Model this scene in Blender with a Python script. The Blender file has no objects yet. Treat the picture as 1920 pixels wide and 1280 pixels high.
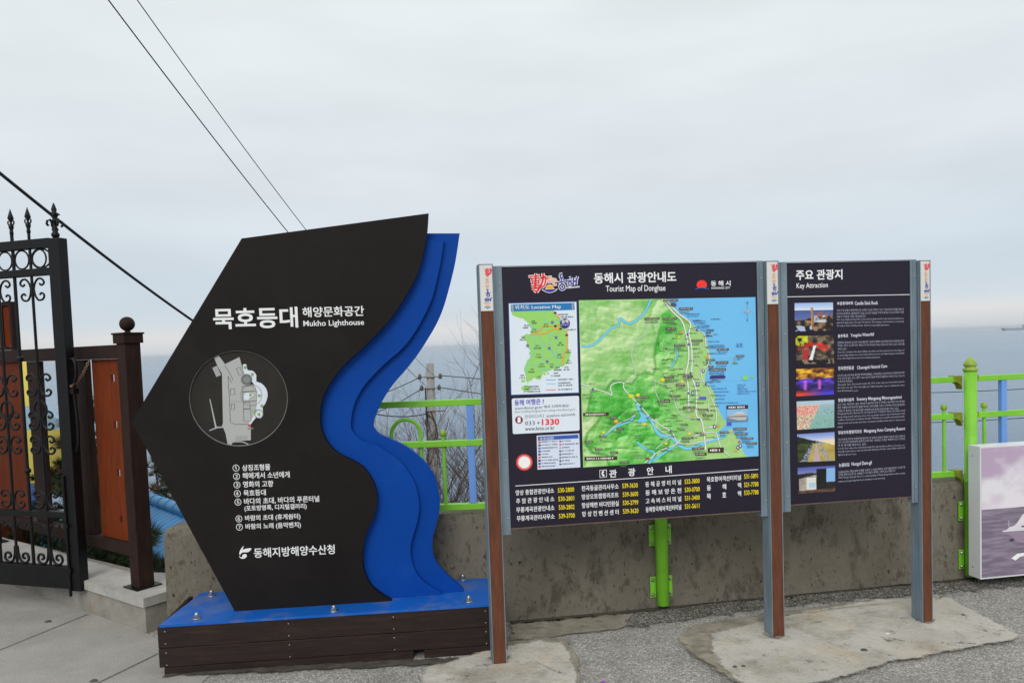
import bpy, bmesh, math, random
import numpy as np
from math import radians, sin, cos, pi, hypot, atan2
from mathutils import Vector, Matrix
from mathutils.geometry import tessellate_polygon

random.seed(7)
C = bpy.context.scene.collection
SC = bpy.context.scene

# ------------------------------------------------------------------ camera
PITCH, ROLL, FPX, CY = 3.0, -0.035, 1471.0, 721.0
EYE = Vector((0, 0, 1.55))
cam = bpy.data.cameras.new('camera')
cam.sensor_fit = 'HORIZONTAL'; cam.sensor_width = 36.0
cam.lens = 36.0 * FPX / 1920.0
cam.shift_y = (CY - 640.0) / 1920.0
cam.clip_start = 0.05; cam.clip_end = 200000
camo = bpy.data.objects.new('camera', cam); C.objects.link(camo)
CROT = (Matrix.Rotation(radians(90 - PITCH), 3, 'X') @ Matrix.Rotation(ROLL, 3, 'Z'))
camo.matrix_world = Matrix.Translation(EYE) @ CROT.to_4x4()
SC.camera = camo

# ------------------------------------------------------------------ world and sun (overcast)
def lin(c):
    return tuple((x/255/12.92 if x/255 <= .04045 else ((x/255+.055)/1.055)**2.4) for x in c)
w = bpy.data.worlds.new('World'); SC.world = w; w.use_nodes = True
nt = w.node_tree; nt.nodes.clear()
N = nt.nodes.new; L = nt.links.new
SUN_EL, SUN_AZ = radians(36), radians(190)
sky = N('ShaderNodeTexSky'); sky.sky_type = 'NISHITA'; sky.sun_disc = False
sky.sun_elevation = SUN_EL; sky.sun_rotation = SUN_AZ
tc = N('ShaderNodeTexCoord'); sep = N('ShaderNodeSeparateXYZ'); L(tc.outputs['Generated'], sep.inputs[0])
mp = N('ShaderNodeMapping'); mp.inputs['Scale'].default_value = (2.2, 2.2, 9.0); L(tc.outputs['Generated'], mp.inputs[0])
n1 = N('ShaderNodeTexNoise'); n1.inputs['Scale'].default_value = 1.0; n1.inputs['Detail'].default_value = 4; n1.inputs['Roughness'].default_value = .5; n1.inputs['Distortion'].default_value = .4
L(mp.outputs[0], n1.inputs['Vector'])
mm = N('ShaderNodeMath'); mm.operation = 'MULTIPLY_ADD'; L(n1.outputs['Fac'], mm.inputs[0]); mm.inputs[1].default_value = .10; mm.inputs[2].default_value = -.05
mx = N('ShaderNodeMath'); mx.operation = 'MULTIPLY'; L(sep.outputs[2], mx.inputs[0]); mx.inputs[1].default_value = 6.0
mx2 = N('ShaderNodeClamp'); L(mx.outputs[0], mx2.inputs[0])
mx3 = N('ShaderNodeMath'); mx3.operation = 'MULTIPLY_ADD'; L(mm.outputs[0], mx3.inputs[0]); L(mx2.outputs[0], mx3.inputs[1]); L(sep.outputs[2], mx3.inputs[2])
rp = N('ShaderNodeValToRGB'); L(mx3.outputs[0], rp.inputs[0])
el = rp.color_ramp.elements
stops = [(0.0, (203, 211, 219)), (0.010, (214, 217, 220)), (0.020, (222, 223, 224)), (0.040, (207, 218, 227)), (0.085, (206, 218, 229)),
         (0.14, (216, 225, 232)), (0.22, (225, 231, 236)), (0.36, (231, 237, 239)), (1.0, (252, 252, 252))]
el[0].position, el[0].color = stops[0][0], lin(stops[0][1]) + (1,)
el[1].position, el[1].color = stops[-1][0], lin(stops[-1][1]) + (1,)
for p, c in stops[1:-1]:
    e = el.new(p); e.color = lin(c) + (1,)
n2 = N('ShaderNodeTexNoise'); n2.inputs['Scale'].default_value = 1.7; n2.inputs['Detail'].default_value = 5; L(mp.outputs[0], n2.inputs['Vector'])
r2 = N('ShaderNodeMapRange'); L(n2.outputs['Fac'], r2.inputs[0]); r2.inputs[1].default_value = .3; r2.inputs[2].default_value = .7; r2.inputs[3].default_value = 9.65; r2.inputs[4].default_value = 10.6
vm = N('ShaderNodeVectorMath'); vm.operation = 'SCALE'; L(rp.outputs[0], vm.inputs[0]); L(r2.outputs[0], vm.inputs['Scale'])
mix = N('ShaderNodeMix'); mix.data_type = 'RGBA'; mix.inputs[0].default_value = .95
L(sky.outputs[0], mix.inputs[6]); L(vm.outputs[0], mix.inputs[7])
bg = N('ShaderNodeBackground'); bg.inputs[1].default_value = .1; L(mix.outputs[2], bg.inputs[0])
wo = N('ShaderNodeOutputWorld'); L(bg.outputs[0], wo.inputs[0])
sl = bpy.data.lights.new('sun', 'SUN'); sl.energy = 1.5; sl.angle = radians(30); sl.color = (1, .97, .92)
so = bpy.data.objects.new('sun', sl); C.objects.link(so)
sd = Vector((sin(SUN_AZ)*cos(SUN_EL), cos(SUN_AZ)*cos(SUN_EL), sin(SUN_EL)))
so.rotation_euler = sd.to_track_quat('Z', 'Y').to_euler()
SC.view_settings.view_transform = 'Standard'; SC.view_settings.look = 'None'
SC.view_settings.exposure = 0.0; SC.view_settings.gamma = 1.0

# ------------------------------------------------------------------ measuring: photo pixel -> point on a real plane
def ray(px, py):
    return CROT @ Vector(((px-960.0)/FPX, -(py-CY)/FPX, -1.0))
def on_z(px, py, z=0.0):
    d = ray(px, py); return EYE + d*((z-EYE.z)/d.z)
def at_depth(px, py, y):
    d = ray(px, py); return EYE + d*((y-EYE.y)/d.y)
class Plane:
    def __init__(s, P, yaw_deg):
        a = radians(yaw_deg); s.P = Vector(P); s.n = Vector((sin(a), -cos(a), 0)); s.u = Vector((cos(a), sin(a), 0)); s.yaw = yaw_deg
    def shift(s, d):            # towards the viewer side
        return Plane(s.P + s.n*d, s.yaw)
    def __call__(s, px, py, off=0.0):
        d = ray(px, py); t = s.n.dot(s.P + s.n*off - EYE)/s.n.dot(d); return EYE + d*t
    def at(s, a, z, off=0.0):
        p = s.P + s.u*a + s.n*off; return Vector((p.x, p.y, z))
    def a(s, p): return (Vector(p)-s.P).dot(s.u)

# ------------------------------------------------------------------ materials
MATS = {}
def mat(name, col, rough=.6, var=0.0, scale=4.0, bump=0.0, bscale=40.0, spec=.5, metal=0.0, stretch=(1, 1, 1), col2=None, detail=6, spots=None):
    m = bpy.data.materials.new(name); m.use_nodes = True; t = m.node_tree; b = t.nodes['Principled BSDF']
    b.inputs['Roughness'].default_value = rough; b.inputs['Metallic'].default_value = metal
    b.inputs['Specular IOR Level'].default_value = spec
    b.inputs['Base Color'].default_value = tuple(col)+(1,)
    tcn = t.nodes.new('ShaderNodeTexCoord'); mpn = t.nodes.new('ShaderNodeMapping'); mpn.inputs['Scale'].default_value = stretch
    t.links.new(tcn.outputs['Object'], mpn.inputs[0])
    out = None
    if var or col2:
        n = t.nodes.new('ShaderNodeTexNoise'); n.inputs['Scale'].default_value = scale; n.inputs['Detail'].default_value = detail; n.inputs['Roughness'].default_value = .62
        t.links.new(mpn.outputs[0], n.inputs['Vector'])
        r = t.nodes.new('ShaderNodeValToRGB'); t.links.new(n.outputs['Fac'], r.inputs[0])
        r.color_ramp.elements[0].position = .32; r.color_ramp.elements[1].position = .68
        c2 = col2 if col2 else tuple(min(1, x*(1+var)) for x in col)
        c1 = col if col2 else tuple(x*(1-var) for x in col)
        r.color_ramp.elements[0].color = tuple(c1)+(1,); r.color_ramp.elements[1].color = tuple(c2)+(1,)
        out = r.outputs[0]
        mr = t.nodes.new('ShaderNodeMapRange'); t.links.new(n.outputs['Fac'], mr.inputs[0]); mr.inputs[3].default_value = max(.05, rough-.12); mr.inputs[4].default_value = min(1, rough+.12)
        t.links.new(mr.outputs[0], b.inputs['Roughness'])
    for (scol, sscale, lo, hi, amt) in (spots or []):
        n = t.nodes.new('ShaderNodeTexNoise'); n.inputs['Scale'].default_value = sscale; n.inputs['Detail'].default_value = 8; n.inputs['Roughness'].default_value = .7
        t.links.new(mpn.outputs[0], n.inputs['Vector'])
        r = t.nodes.new('ShaderNodeMapRange'); t.links.new(n.outputs['Fac'], r.inputs[0]); r.inputs[1].default_value = lo; r.inputs[2].default_value = hi; r.inputs[3].default_value = 0; r.inputs[4].default_value = amt
        mxn = t.nodes.new('ShaderNodeMix'); mxn.data_type = 'RGBA'; t.links.new(r.outputs[0], mxn.inputs[0])
        if out: t.links.new(out, mxn.inputs[6])
        else: mxn.inputs[6].default_value = tuple(col)+(1,)
        mxn.inputs[7].default_value = tuple(scol)+(1,); out = mxn.outputs[2]
    if out: t.links.new(out, b.inputs['Base Color'])
    if bump:
        n = t.nodes.new('ShaderNodeTexNoise'); n.inputs['Scale'].default_value = bscale; n.inputs['Detail'].default_value = 5
        t.links.new(mpn.outputs[0], n.inputs['Vector'])
        bn = t.nodes.new('ShaderNodeBump'); bn.inputs['Strength'].default_value = bump; bn.inputs['Distance'].default_value = .01
        t.links.new(n.outputs['Fac'], bn.inputs['Height']); t.links.new(bn.outputs[0], b.inputs['Normal'])
    MATS[name] = m; return m

def aggregate(name, stones, dark, base_scale=120.0, stain=None, bump=.6):
    """exposed-aggregate asphalt: many small stones of different tone in dark binder"""
    m = bpy.data.materials.new(name); m.use_nodes = True; t = m.node_tree; b = t.nodes['Principled BSDF']
    b.inputs['Roughness'].default_value = .9; b.inputs['Specular IOR Level'].default_value = .25
    tcn = t.nodes.new('ShaderNodeTexCoord')
    v = t.nodes.new('ShaderNodeTexVoronoi'); v.inputs['Scale'].default_value = base_scale; t.links.new(tcn.outputs['Object'], v.inputs['Vector'])
    sepc = t.nodes.new('ShaderNodeSeparateColor'); t.links.new(v.outputs['Color'], sepc.inputs[0])
    r = t.nodes.new('ShaderNodeValToRGB'); t.links.new(sepc.outputs[0], r.inputs[0])
    r.color_ramp.elements[0].color = stones[0]+(1,); r.color_ramp.elements[1].color = stones[-1]+(1,)
    for i, s in enumerate(stones[1:-1]):
        e = r.color_ramp.elements.new((i+1)/(len(stones)-1)); e.color = s+(1,)
    e = t.nodes.new('ShaderNodeMapRange'); t.links.new(v.outputs['Distance'], e.inputs[0]); e.inputs[1].default_value = .35; e.inputs[2].default_value = .62; e.inputs[3].default_value = 0; e.inputs[4].default_value = .75
    mxn = t.nodes.new('ShaderNodeMix'); mxn.data_type = 'RGBA'; t.links.new(e.outputs[0], mxn.inputs[0]); t.links.new(r.outputs[0], mxn.inputs[6]); mxn.inputs[7].default_value = dark+(1,)
    n = t.nodes.new('ShaderNodeTexNoise'); n.inputs['Scale'].default_value = 2.3; n.inputs['Detail'].default_value = 7; n.inputs['Roughness'].default_value = .65; t.links.new(tcn.outputs['Object'], n.inputs['Vector'])
    r3 = t.nodes.new('ShaderNodeMapRange'); t.links.new(n.outputs['Fac'], r3.inputs[0]); r3.inputs[1].default_value = .42; r3.inputs[2].default_value = .68; r3.inputs[4].default_value = .7
    m3 = t.nodes.new('ShaderNodeMix'); m3.data_type = 'RGBA'; t.links.new(r3.outputs[0], m3.inputs[0]); t.links.new(mxn.outputs[2], m3.inputs[6])
    sc = t.nodes.new('ShaderNodeVectorMath'); sc.operation = 'MULTIPLY'; t.links.new(mxn.outputs[2], sc.inputs[0]); sc.inputs[1].default_value = stain or (.52, .50, .47)
    t.links.new(sc.outputs[0], m3.inputs[7]); t.links.new(m3.outputs[2], b.inputs['Base Color'])
    bn = t.nodes.new('ShaderNodeBump'); bn.inputs['Strength'].default_value = bump; bn.inputs['Distance'].default_value = .004; bn.invert = True
    t.links.new(v.outputs['Distance'], bn.inputs['Height']); t.links.new(bn.outputs[0], b.inputs['Normal'])
    MATS[name] = m; return m

def ink_mat(name, rough=.45, spec=.4):
    m = bpy.data.materials.new(name); m.use_nodes = True; t = m.node_tree; b = t.nodes['Principled BSDF']
    a = t.nodes.new('ShaderNodeVertexColor'); a.layer_name = 'Col'; t.links.new(a.outputs[0], b.inputs['Base Color'])
    b.inputs['Roughness'].default_value = rough; b.inputs['Specular IOR Level'].default_value = spec
    return m
INK = ink_mat('printed_ink')
KINK = 0.84
def ink(c):
    return tuple(min(.9, x/KINK) for x in lin(c))

M = MATS
mat('dark_paint', (.0100, .0082, .0078), .55, .2, 3, .05, 300, spec=.14, spots=[((.026, .024, .022), 2.2, .5, .75, .35), ((.05, .047, .043), 75, .69, .73, .6)])
mat('rim_highlight', (.16, .16, .155), .35, .2, 20)  # lighter grey that paints in the highlight on the recess edge
mat('recess_paint', (.015, .0135, .0105), .6, .3, 8, .1, 200, spec=.3)
mat('blue_paint', (.0006, .052, .31), .55, .07, 3.0, .04, 200, spec=.12, spots=[((.03, .10, .34), 7, .55, .8, .3), ((.06, .08, .14), 60, .68, .72, .5)])
mat('plate_paint', (.004, .105, .46), .42, .08, 3.0, .03, 150, spec=.35, spots=[((.17, .17, .18), 3.6, .50, .68, .6), ((.10, .08, .06), 40, .64, .70, .5)])
mat('stained_wood', (.020, .0105, .0085), .62, .4, 6, .25, 60, spec=.3, stretch=(1, 1, 9), spots=[((.06, .022, .012), 3, .55, .75, .55)])
mat('navy_board', (.020, .0165, .030), .42, .1, 3, 0, spec=.2)
mat('steel_paint', (.165, .220, .262), .45, .18, 5, .08, 90, spec=.5, stretch=(3, 3, .7), spots=[((.09, .10, .10), 14, .6, .75, .5)])
mat('steel_edge', (.30, .34, .37), .4, .15, 9, .05, 80)
mat('brown_inlay', (.125, .044, .022), .65, .25, 9, .15, 120, spec=.25, stretch=(8, 8, 1), spots=[((.28, .13, .08), 40, .62, .75, .5)])
mat('white_plate', (.68, .68, .66), .5, .04, 6)
mat('green_paint', (.205, .57, .032), .42, .12, 6, .04, 60, spec=.45, spots=[((.20, .36, .05), 26, .57, .70, .6), ((.14, .09, .03), 34, .66, .70, .7)])
mat('olive_cap', (.27, .40, .045), .5, .2, 20)
mat('bracket_paint', (.22, .25, .02), .55, .3, 25, spots=[((.10, .06, .015), 30, .58, .7, .6)])
mat('bar_blue', (.15, .33, .78), .45, .06, 6)
mat('bolt_metal', (.42, .42, .42), .3, .2, 30, metal=.9)
mat('rust', (.13, .085, .065), .8, .3, 50)
mat('black_iron', (.0045, .0047, .0055), .45, .3, 15, .1, 90, spec=.25)
mat('fence_brown', (.026, .0135, .0105), .6, .3, 7, .12, 80, spec=.12, stretch=(5, 5, 1))
mat('fence_rail_brown', (.026, .0135, .0105), .6, .3, 7, .12, 80, spec=.12)
mat('rust_wood', (.145, .027, .006), .6, .3, 6, .15, 60, spec=.1, stretch=(12, 12, 1))
mat('wall_concrete', (.148, .130, .100), .92, 0, 3.4, .9, 34, spec=.15, col2=(.205, .187, .152), detail=12, stretch=(1, 1, .55),
    spots=[((.055, .047, .036), 7, .54, .66, .7), ((.17, .12, .07), 2.6, .56, .72, .22), ((.34, .30, .25), 46, .66, .70, .8), ((.022, .020, .017), 48, .60, .64, .9), ((.075, .062, .045), 19, .55, .64, .7), ((.05, .043, .032), 1.7, .52, .72, .5)])
mat('pale_concrete', (.30, .28, .235), .9, 0, 3, .5, 30, spec=.2, col2=(.40, .375, .32), detail=9,
    spots=[((.17, .15, .12), 6, .56, .72, .6)])
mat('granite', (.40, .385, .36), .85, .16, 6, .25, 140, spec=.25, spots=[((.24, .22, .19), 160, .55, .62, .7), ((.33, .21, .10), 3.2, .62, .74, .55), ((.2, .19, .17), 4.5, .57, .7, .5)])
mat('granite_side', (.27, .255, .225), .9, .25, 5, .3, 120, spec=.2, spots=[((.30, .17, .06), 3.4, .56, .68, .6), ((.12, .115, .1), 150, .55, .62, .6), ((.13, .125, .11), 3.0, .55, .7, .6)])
mat('granite_paving', (.345, .332, .306), .85, .12, 3.5, .3, 160, spec=.25, spots=[((.20, .19, .175), 190, .53, .60, .75), ((.30, .22, .12), 2.6, .64, .76, .5), ((.26, .25, .23), 3.3, .56, .72, .5)])
mat('joint', (.12, .115, .105), .95, .3, 20)
mat('pad_concrete', (.40, .38, .335), .92, 0, 2.4, .6, 60, spec=.15, col2=(.54, .52, .465), detail=10, spots=[((.23, .205, .16), 2.6, .50, .66, .8), ((.12, .105, .08), 14, .585, .66, .8), ((.52, .42, .29), 1.7, .52, .66, .55), ((.60, .58, .53), 5.5, .56, .70, .5), ((.13, .12, .10), 80, .60, .66, .7)])
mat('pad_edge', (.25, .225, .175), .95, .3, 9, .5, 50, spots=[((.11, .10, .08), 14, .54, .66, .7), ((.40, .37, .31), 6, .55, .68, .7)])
aggregate('asphalt', [(.20, .193, .18), (.345, .335, .312), (.45, .435, .405), (.62, .60, .57)], (.23, .222, .205), 115, (.66, .64, .60))
aggregate('dark_gravel', [(.07, .066, .058), (.18, .17, .155), (.31, .295, .265), (.58, .56, .52)], (.055, .05, .043), 115, (.55, .52, .46), .9)
mat('dark_brown', (.062, .054, .043), .85, .4, 14, .5, 60, spots=[((.14, .12, .09), 9, .55, .7, .6)])
mat('hill', (.06, .055, .03), .95, .4, .6, .5, 3)
mat('roof_blue', (.060, .27, .56), .5, .15, 2.5, .05, 60, spots=[((.02, .12, .33), 6, .58, .72, .5)])
mat('house_wall', (.5, .48, .43), .9, .1, 3)
mat('pine_green', (.030, .055, .016), .7, .4, 3)
mat('pine_brown', (.16, .085, .03), .8, .3, 5)
mat('bark', (.075, .055, .045), .9, .3, 12)
mat('twig', (.125, .100, .09), .9, .3, 7)
mat('pole_concrete', (.27, .27, .26), .9, .12, 4)
mat('wire', (.012, .012, .014), .6)
mat('porcelain', (.10, .095, .09), .4)
mat('ship_grey', (.21, .27, .34), .8)
mat('ship_light', (.33, .38, .44), .8)
mat('yellow_paint', (.84, .70, .12), .5, .05, 4)
mat('sculpture_blue', (.08, .17, .5), .5, .05, 4)
mat('sculpture_sky', (.36, .54, .68), .5, .05, 4)
mat('alu_white', (.70, .72, .73), .4, .03, 5)
mat('chain_metal', (.32, .22, .15), .45, .3, 60, metal=.7)
mat('petal', (.30, .05, .45), .6)
mat('pebble', (.07, .065, .06), .8, .3, 30)

# ------------------------------------------------------------------ mesh builder
ROOTLOC = {}
class MB:
    def __init__(s): s.v = []; s.f = []; s.m = []; s.c = []; s.sm = []
    def add(s, verts, faces, mi=0, smooth=False, col=None):
        o = len(s.v); s.v += [tuple(p) for p in verts]
        for f in faces:
            s.f.append(tuple(o+i for i in f)); s.m.append(mi); s.c.append(col); s.sm.append(smooth)
    def box(s, p, ux, uy, uz, mi=0):       # p corner, three edge vectors
        p = Vector(p); v = [p, p+ux, p+ux+uy, p+uy, p+uz, p+ux+uz, p+ux+uy+uz, p+uy+uz]
        s.add(v, [(0, 3, 2, 1), (4, 5, 6, 7), (0, 1, 5, 4), (1, 2, 6, 5), (2, 3, 7, 6), (3, 0, 4, 7)], mi)
    def bbox(s, pl, a0, a1, z0, z1, off0, off1, mi=0):   # box in plane coordinates
        s.box(pl.at(a0, z0, off1), pl.u*(a1-a0), pl.n*(off0-off1), Vector((0, 0, z1-z0)), mi)
    def prism(s, pts, ex, mi=0, mi_side=None):
        n = len(pts); pts = [Vector(p) for p in pts]
        back = [p+ex for p in pts]
        s.add(pts, [tuple(range(n))], mi)
        s.add(back, [tuple(reversed(range(n)))], mi)
        s.add(pts+back, [(i, n+i, n+(i+1) % n, (i+1) % n) for i in range(n)], mi if mi_side is None else mi_side)
    def tube(s, pts, r, n=8, mi=0, cap=True):
        pts = [Vector(p) for p in pts]
        rs = r if isinstance(r, (list, tuple)) else [r]*len(pts)
        rings = []; prev = None
        for i, p in enumerate(pts):
            d = (pts[min(i+1, len(pts)-1)]-pts[max(i-1, 0)]).normalized()
            if prev is None:
                a = d.orthogonal().normalized()
            else:
                a = (prev-d*prev.dot(d)); a = a.normalized() if a.length > 1e-6 else d.orthogonal().normalized()
            prev = a; b = d.cross(a)
            rings.append([p+(a*cos(2*pi*k/n)+b*sin(2*pi*k/n))*rs[i] for k in range(n)])
        vs = [q for rg in rings for q in rg]; fs = []
        for i in range(len(pts)-1):
            for k in range(n):
                fs.append((i*n+k, i*n+(k+1) % n, (i+1)*n+(k+1) % n, (i+1)*n+k))
        s.add(vs, fs, mi, True)
        if cap:
            s.add(rings[0], [tuple(reversed(range(n)))], mi); s.add(rings[-1], [tuple(range(n))], mi)
    def lathe(s, base, prof, n=16, mi=0, axis=Vector((0, 0, 1)), smooth=True):
        base = Vector(base); a = axis.orthogonal().normalized(); b = axis.cross(a)
        vs = []; fs = []
        for (r, h) in prof:
            for k in range(n):
                vs.append(base+axis*h+(a*cos(2*pi*k/n)+b*sin(2*pi*k/n))*max(r, 1e-4))
        for i in range(len(prof)-1):
            for k in range(n):
                fs.append((i*n+k, i*n+(k+1) % n, (i+1)*n+(k+1) % n, (i+1)*n+k))
        fs.append(tuple(reversed(range(n)))); fs.append(tuple((len(prof)-1)*n+k for k in range(n)))
        s.add(vs, fs, mi, smooth)
    def ribbon(s, pts, nrm, width, thick, mi=0):     # flat bar scroll: pts in plane, nrm = plane normal
        s.tube(pts, thick, 6, mi)
    def build(s, name, mats, parent=None, loc=None, bevel=0.0):
        if not isinstance(mats, (list, tuple)): mats = [mats]
        if parent is not None: o3 = ROOTLOC[parent]
        else: o3 = Vector(loc) if loc is not None else Vector((0, 0, 0))
        me = bpy.data.meshes.new(name)
        me.from_pydata([(x-o3.x, y-o3.y, z-o3.z) for x, y, z in s.v], [], s.f)
        for m_ in mats: me.materials.append(M[m_] if isinstance(m_, str) else m_)
        me.polygons.foreach_set('material_index', s.m)
        me.polygons.foreach_set('use_smooth', s.sm)
        if any(c is not None for c in s.c):
            at = me.color_attributes.new('Col', 'FLOAT_COLOR', 'CORNER')
            buf = []
            for f, c in zip(s.f, s.c):
                c = c or (1, 1, 1)
                buf += (list(c)+[1.0])*len(f)
            at.data.foreach_set('color', buf)
        me.update()
        ob = bpy.data.objects.new(name, me); C.objects.link(ob)
        if parent is not None: ob.parent = parent
        else: ob.location = o3
        ROOTLOC[ob] = o3
        if bevel:
            bv = ob.modifiers.new('bevel', 'BEVEL'); bv.width = bevel; bv.segments = 2; bv.limit_method = 'ANGLE'; bv.angle_limit = radians(40)
        return ob
def empty(name, loc, label, cat, group=None):
    o = bpy.data.objects.new(name, None); C.objects.link(o); o.location = loc; ROOTLOC[o] = Vector(loc); o.empty_display_size = .1
    tag(o, label, cat, group); return o
def tag(o, label, cat, group=None, kind=None):
    o['label'] = label; o['category'] = cat
    if group: o['group'] = group
    if kind: o['kind'] = kind
    return o
def struct(o, label, cat): return tag(o, label, cat, None, 'structure')

def catmull(pts, k=4, closed=False):
    out = []; n = len(pts)
    rng = range(n if closed else n-1)
    for i in rng:
        p0, p1, p2, p3 = (pts[(i-1) % n] if closed or i > 0 else pts[i]), pts[i], pts[(i+1) % n], (pts[(i+2) % n] if closed or i+2 < n else pts[(i+1) % n])
        for j in range(k):
            t = j/k
            out.append(tuple(.5*((2*b)+(-a+c)*t+(2*a-5*b+4*c-d)*t*t+(-a+3*b-3*c+d)*t**3) for a, b, c, d in zip(p0, p1, p2, p3)))
    if not closed: out.append(tuple(pts[-1]))
    return out

# ------------------------------------------------------------------ printed art and lettering on real planes
WANTED = {}; PENDING = []
def typeset(strings, offs, res):
    """set every string on its own line of one text block and read the letter outlines back"""
    strings = list(strings); TS = bpy.data.scenes.new('type_setting')
    cu = bpy.data.curves.new('lettering', 'FONT'); cu.body = '\n'.join(strings); cu.offset = offs; cu.resolution_u = res; cu.fill_mode = 'FRONT'; cu.space_line = 8
    o = bpy.data.objects.new('lettering', cu); TS.collection.objects.link(o)
    vl = TS.view_layers[0]; vl.update(); me = bpy.data.meshes.new_from_object(o.evaluated_get(vl.depsgraph))
    co = np.zeros(len(me.vertices)*3); me.vertices.foreach_get('co', co); co = co.reshape(-1, 3)
    line = np.floor(-co[:, 1]/8+.5).astype(int); out = {}
    loc = np.zeros(len(co), int); vs = [[] for _ in strings]; fs = [[] for _ in strings]
    for k, (x, y, z) in enumerate(co): l = line[k]; loc[k] = len(vs[l]); vs[l].append((x, y+8*l))
    for p in me.polygons: v = p.vertices; fs[line[v[0]]].append(tuple(int(loc[q]) for q in v))
    for st, v, f in zip(strings, vs, fs): out[st] = (v, f)
    bpy.data.objects.remove(o); bpy.data.curves.remove(cu); bpy.data.meshes.remove(me); bpy.data.scenes.remove(TS)
    return out
def finish_printing():
    done = {k: typeset(sorted(v), k[0], k[1]) for k, v in WANTED.items()}
    for art, name, parent, mats in PENDING:
        for (key, body, A, D, H, n, col, e, slant) in art.todo:
            v, f = done[key][body]
            xs = [a for a, b in v]; ys = [b for a, b in v]; mnx, mxx, mny, mxy = min(xs), max(xs), min(ys), max(ys); kx, ky = 1/(mxx-mnx), 1/(mxy-mny)
            sh = [(0, 0)] if e < .003 else [(-e, -e), (e, -e), (-e, e), (e, e)]
            if e > .03: sh += [(0, 0), (1.35*e, 0), (-1.35*e, 0), (0, 1.35*e), (0, -1.35*e)]
            for q, (dx, dy) in enumerate(sh):
                art.mb.add([A+n*(.0001*q)+D*((x+dx-mnx)*kx+slant*(y-mny))+H*((y+dy-mny)*ky) for x, y in v], f, 0, False, ink(col))
        art.mb.build(name, mats, parent)
class Art:
    """flat printing on a plane; z = conversion from a zoomed crop to photo pixels"""
    def __init__(s, plane, off=.001): s.pl = plane; s.mb = MB(); s.off = off; s.z = (0, 0, 1.0); s.todo = []
    def crop(s, x, y, sc): s.z = (x, y, sc)
    def P(s, p, lev=0): return s.pl(s.z[0]+p[0]/s.z[2], s.z[1]+p[1]/s.z[2], s.off+lev*.0006)
    def poly(s, pts, col, lev=0):
        pts = [tuple(p) for p in pts]
        tri = tessellate_polygon([[Vector((x, y, 0)) for x, y in pts]])
        s.mb.add([s.P(p, lev) for p in pts], [tuple(t) for t in tri], 0, False, ink(col))
    def rect(s, x0, y0, x1, y1, col, lev=0, sl=0.0):
        d = (x1-x0)*sl; s.mb.add([s.P(p, lev) for p in ((x0, y1), (x1, y1+d), (x1, y0+d), (x0, y0))], [(0, 1, 2, 3)], 0, False, ink(col))
    def disc(s, x, y, rx, col, lev=0, ry=None, n=28):
        ry = ry or rx; s.mb.add([s.P((x+rx*cos(2*pi*k/n), y+ry*sin(2*pi*k/n)), lev) for k in range(n)], [tuple(range(n))], 0, False, ink(col))
    def ring(s, x, y, r0, r1, col, lev=0, ry=1.0, n=32):
        vs = [s.P((x+r*cos(2*pi*k/n), y+ry*r*sin(2*pi*k/n)), lev) for r in (r0, r1) for k in range(n)]
        s.mb.add(vs, [(k, (k+1) % n, n+(k+1) % n, n+k) for k in range(n)], 0, False, ink(col))
    def strip(s, pts, w, col, lev=0, smooth=3):
        if smooth > 1 and len(pts) > 2: pts = catmull(pts, smooth)
        n = len(pts); vs = []
        for i, p in enumerate(pts):
            a = pts[max(0, i-1)]; b = pts[min(n-1, i+1)]; dx, dy = b[0]-a[0], b[1]-a[1]; l = hypot(dx, dy) or 1
            nx, ny = -dy/l*w/2, dx/l*w/2
            vs += [s.P((p[0]+nx, p[1]+ny), lev), s.P((p[0]-nx, p[1]-ny), lev)]
        s.mb.add(vs, [(2*i, 2*i+1, 2*i+3, 2*i+2) for i in range(n-1)], 0, False, ink(col))
    def text(s, body, x0, y0, x1, y1, h, col, bold=.0, lev=1, res=2, slant=0.0):
        cb = .005 if bold > .006 else 0.0; key = (cb, min(res, 3)); WANTED.setdefault(key, set()).add(body)
        A, B, T = s.P((x0, y0), lev), s.P((x1, y1), lev), s.P((x0, y0-h), lev)
        s.todo.append((key, body, A, B-A, Vector((0, 0, (T-A).z)), s.pl.n, col, max(0, bold-cb), slant))
    def micro(s, x0, x1, y, h, col, lev=1, sl=-.03):
        """rows of tiny illegible print"""
        x = x0
        while x < x1-h*.3:
            wd = h*random.uniform(.35, .9); wd = min(wd, x1-x)
            yy = y+(x-x0)*sl; hh = h*random.uniform(.7, 1.0)
            s.rect(x, yy-hh/2, x+wd, yy+hh/2, col, lev)
            x += wd+h*random.choice((.18, .2, .22, .7))
    def image(s, corners, nx, ny, fn, lev=0):
        """printed picture: colours per grid cell; corners tl,tr,br,bl; fn(u,v arrays)->rgb 0..255"""
        tl, tr, br, bl = [np.array(c, float) for c in corners]
        U, V = np.meshgrid((np.arange(nx)+.5)/nx, (np.arange(ny)+.5)/ny)
        rgb = np.clip(fn(U, V), 0, 255)
        vs = []
        for j in range(ny+1):
            for i in range(nx+1):
                u, v = i/nx, j/ny
                p = (tl*(1-u)+tr*u)*(1-v)+(bl*(1-u)+br*u)*v; vs.append(s.P(p, lev))
        o = len(s.mb.v); s.mb.v += [tuple(p) for p in vs]
        for j in range(ny):
            for i in range(nx):
                a = o+j*(nx+1)+i
                s.mb.f.append((a+nx+1, a+nx+2, a+1, a)); s.mb.m.append(0); s.mb.sm.append(False); s.mb.c.append(ink(rgb[j, i]))
    def build(s, name, parent, mats=None): PENDING.append((s, name, parent, mats or INK))

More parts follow.
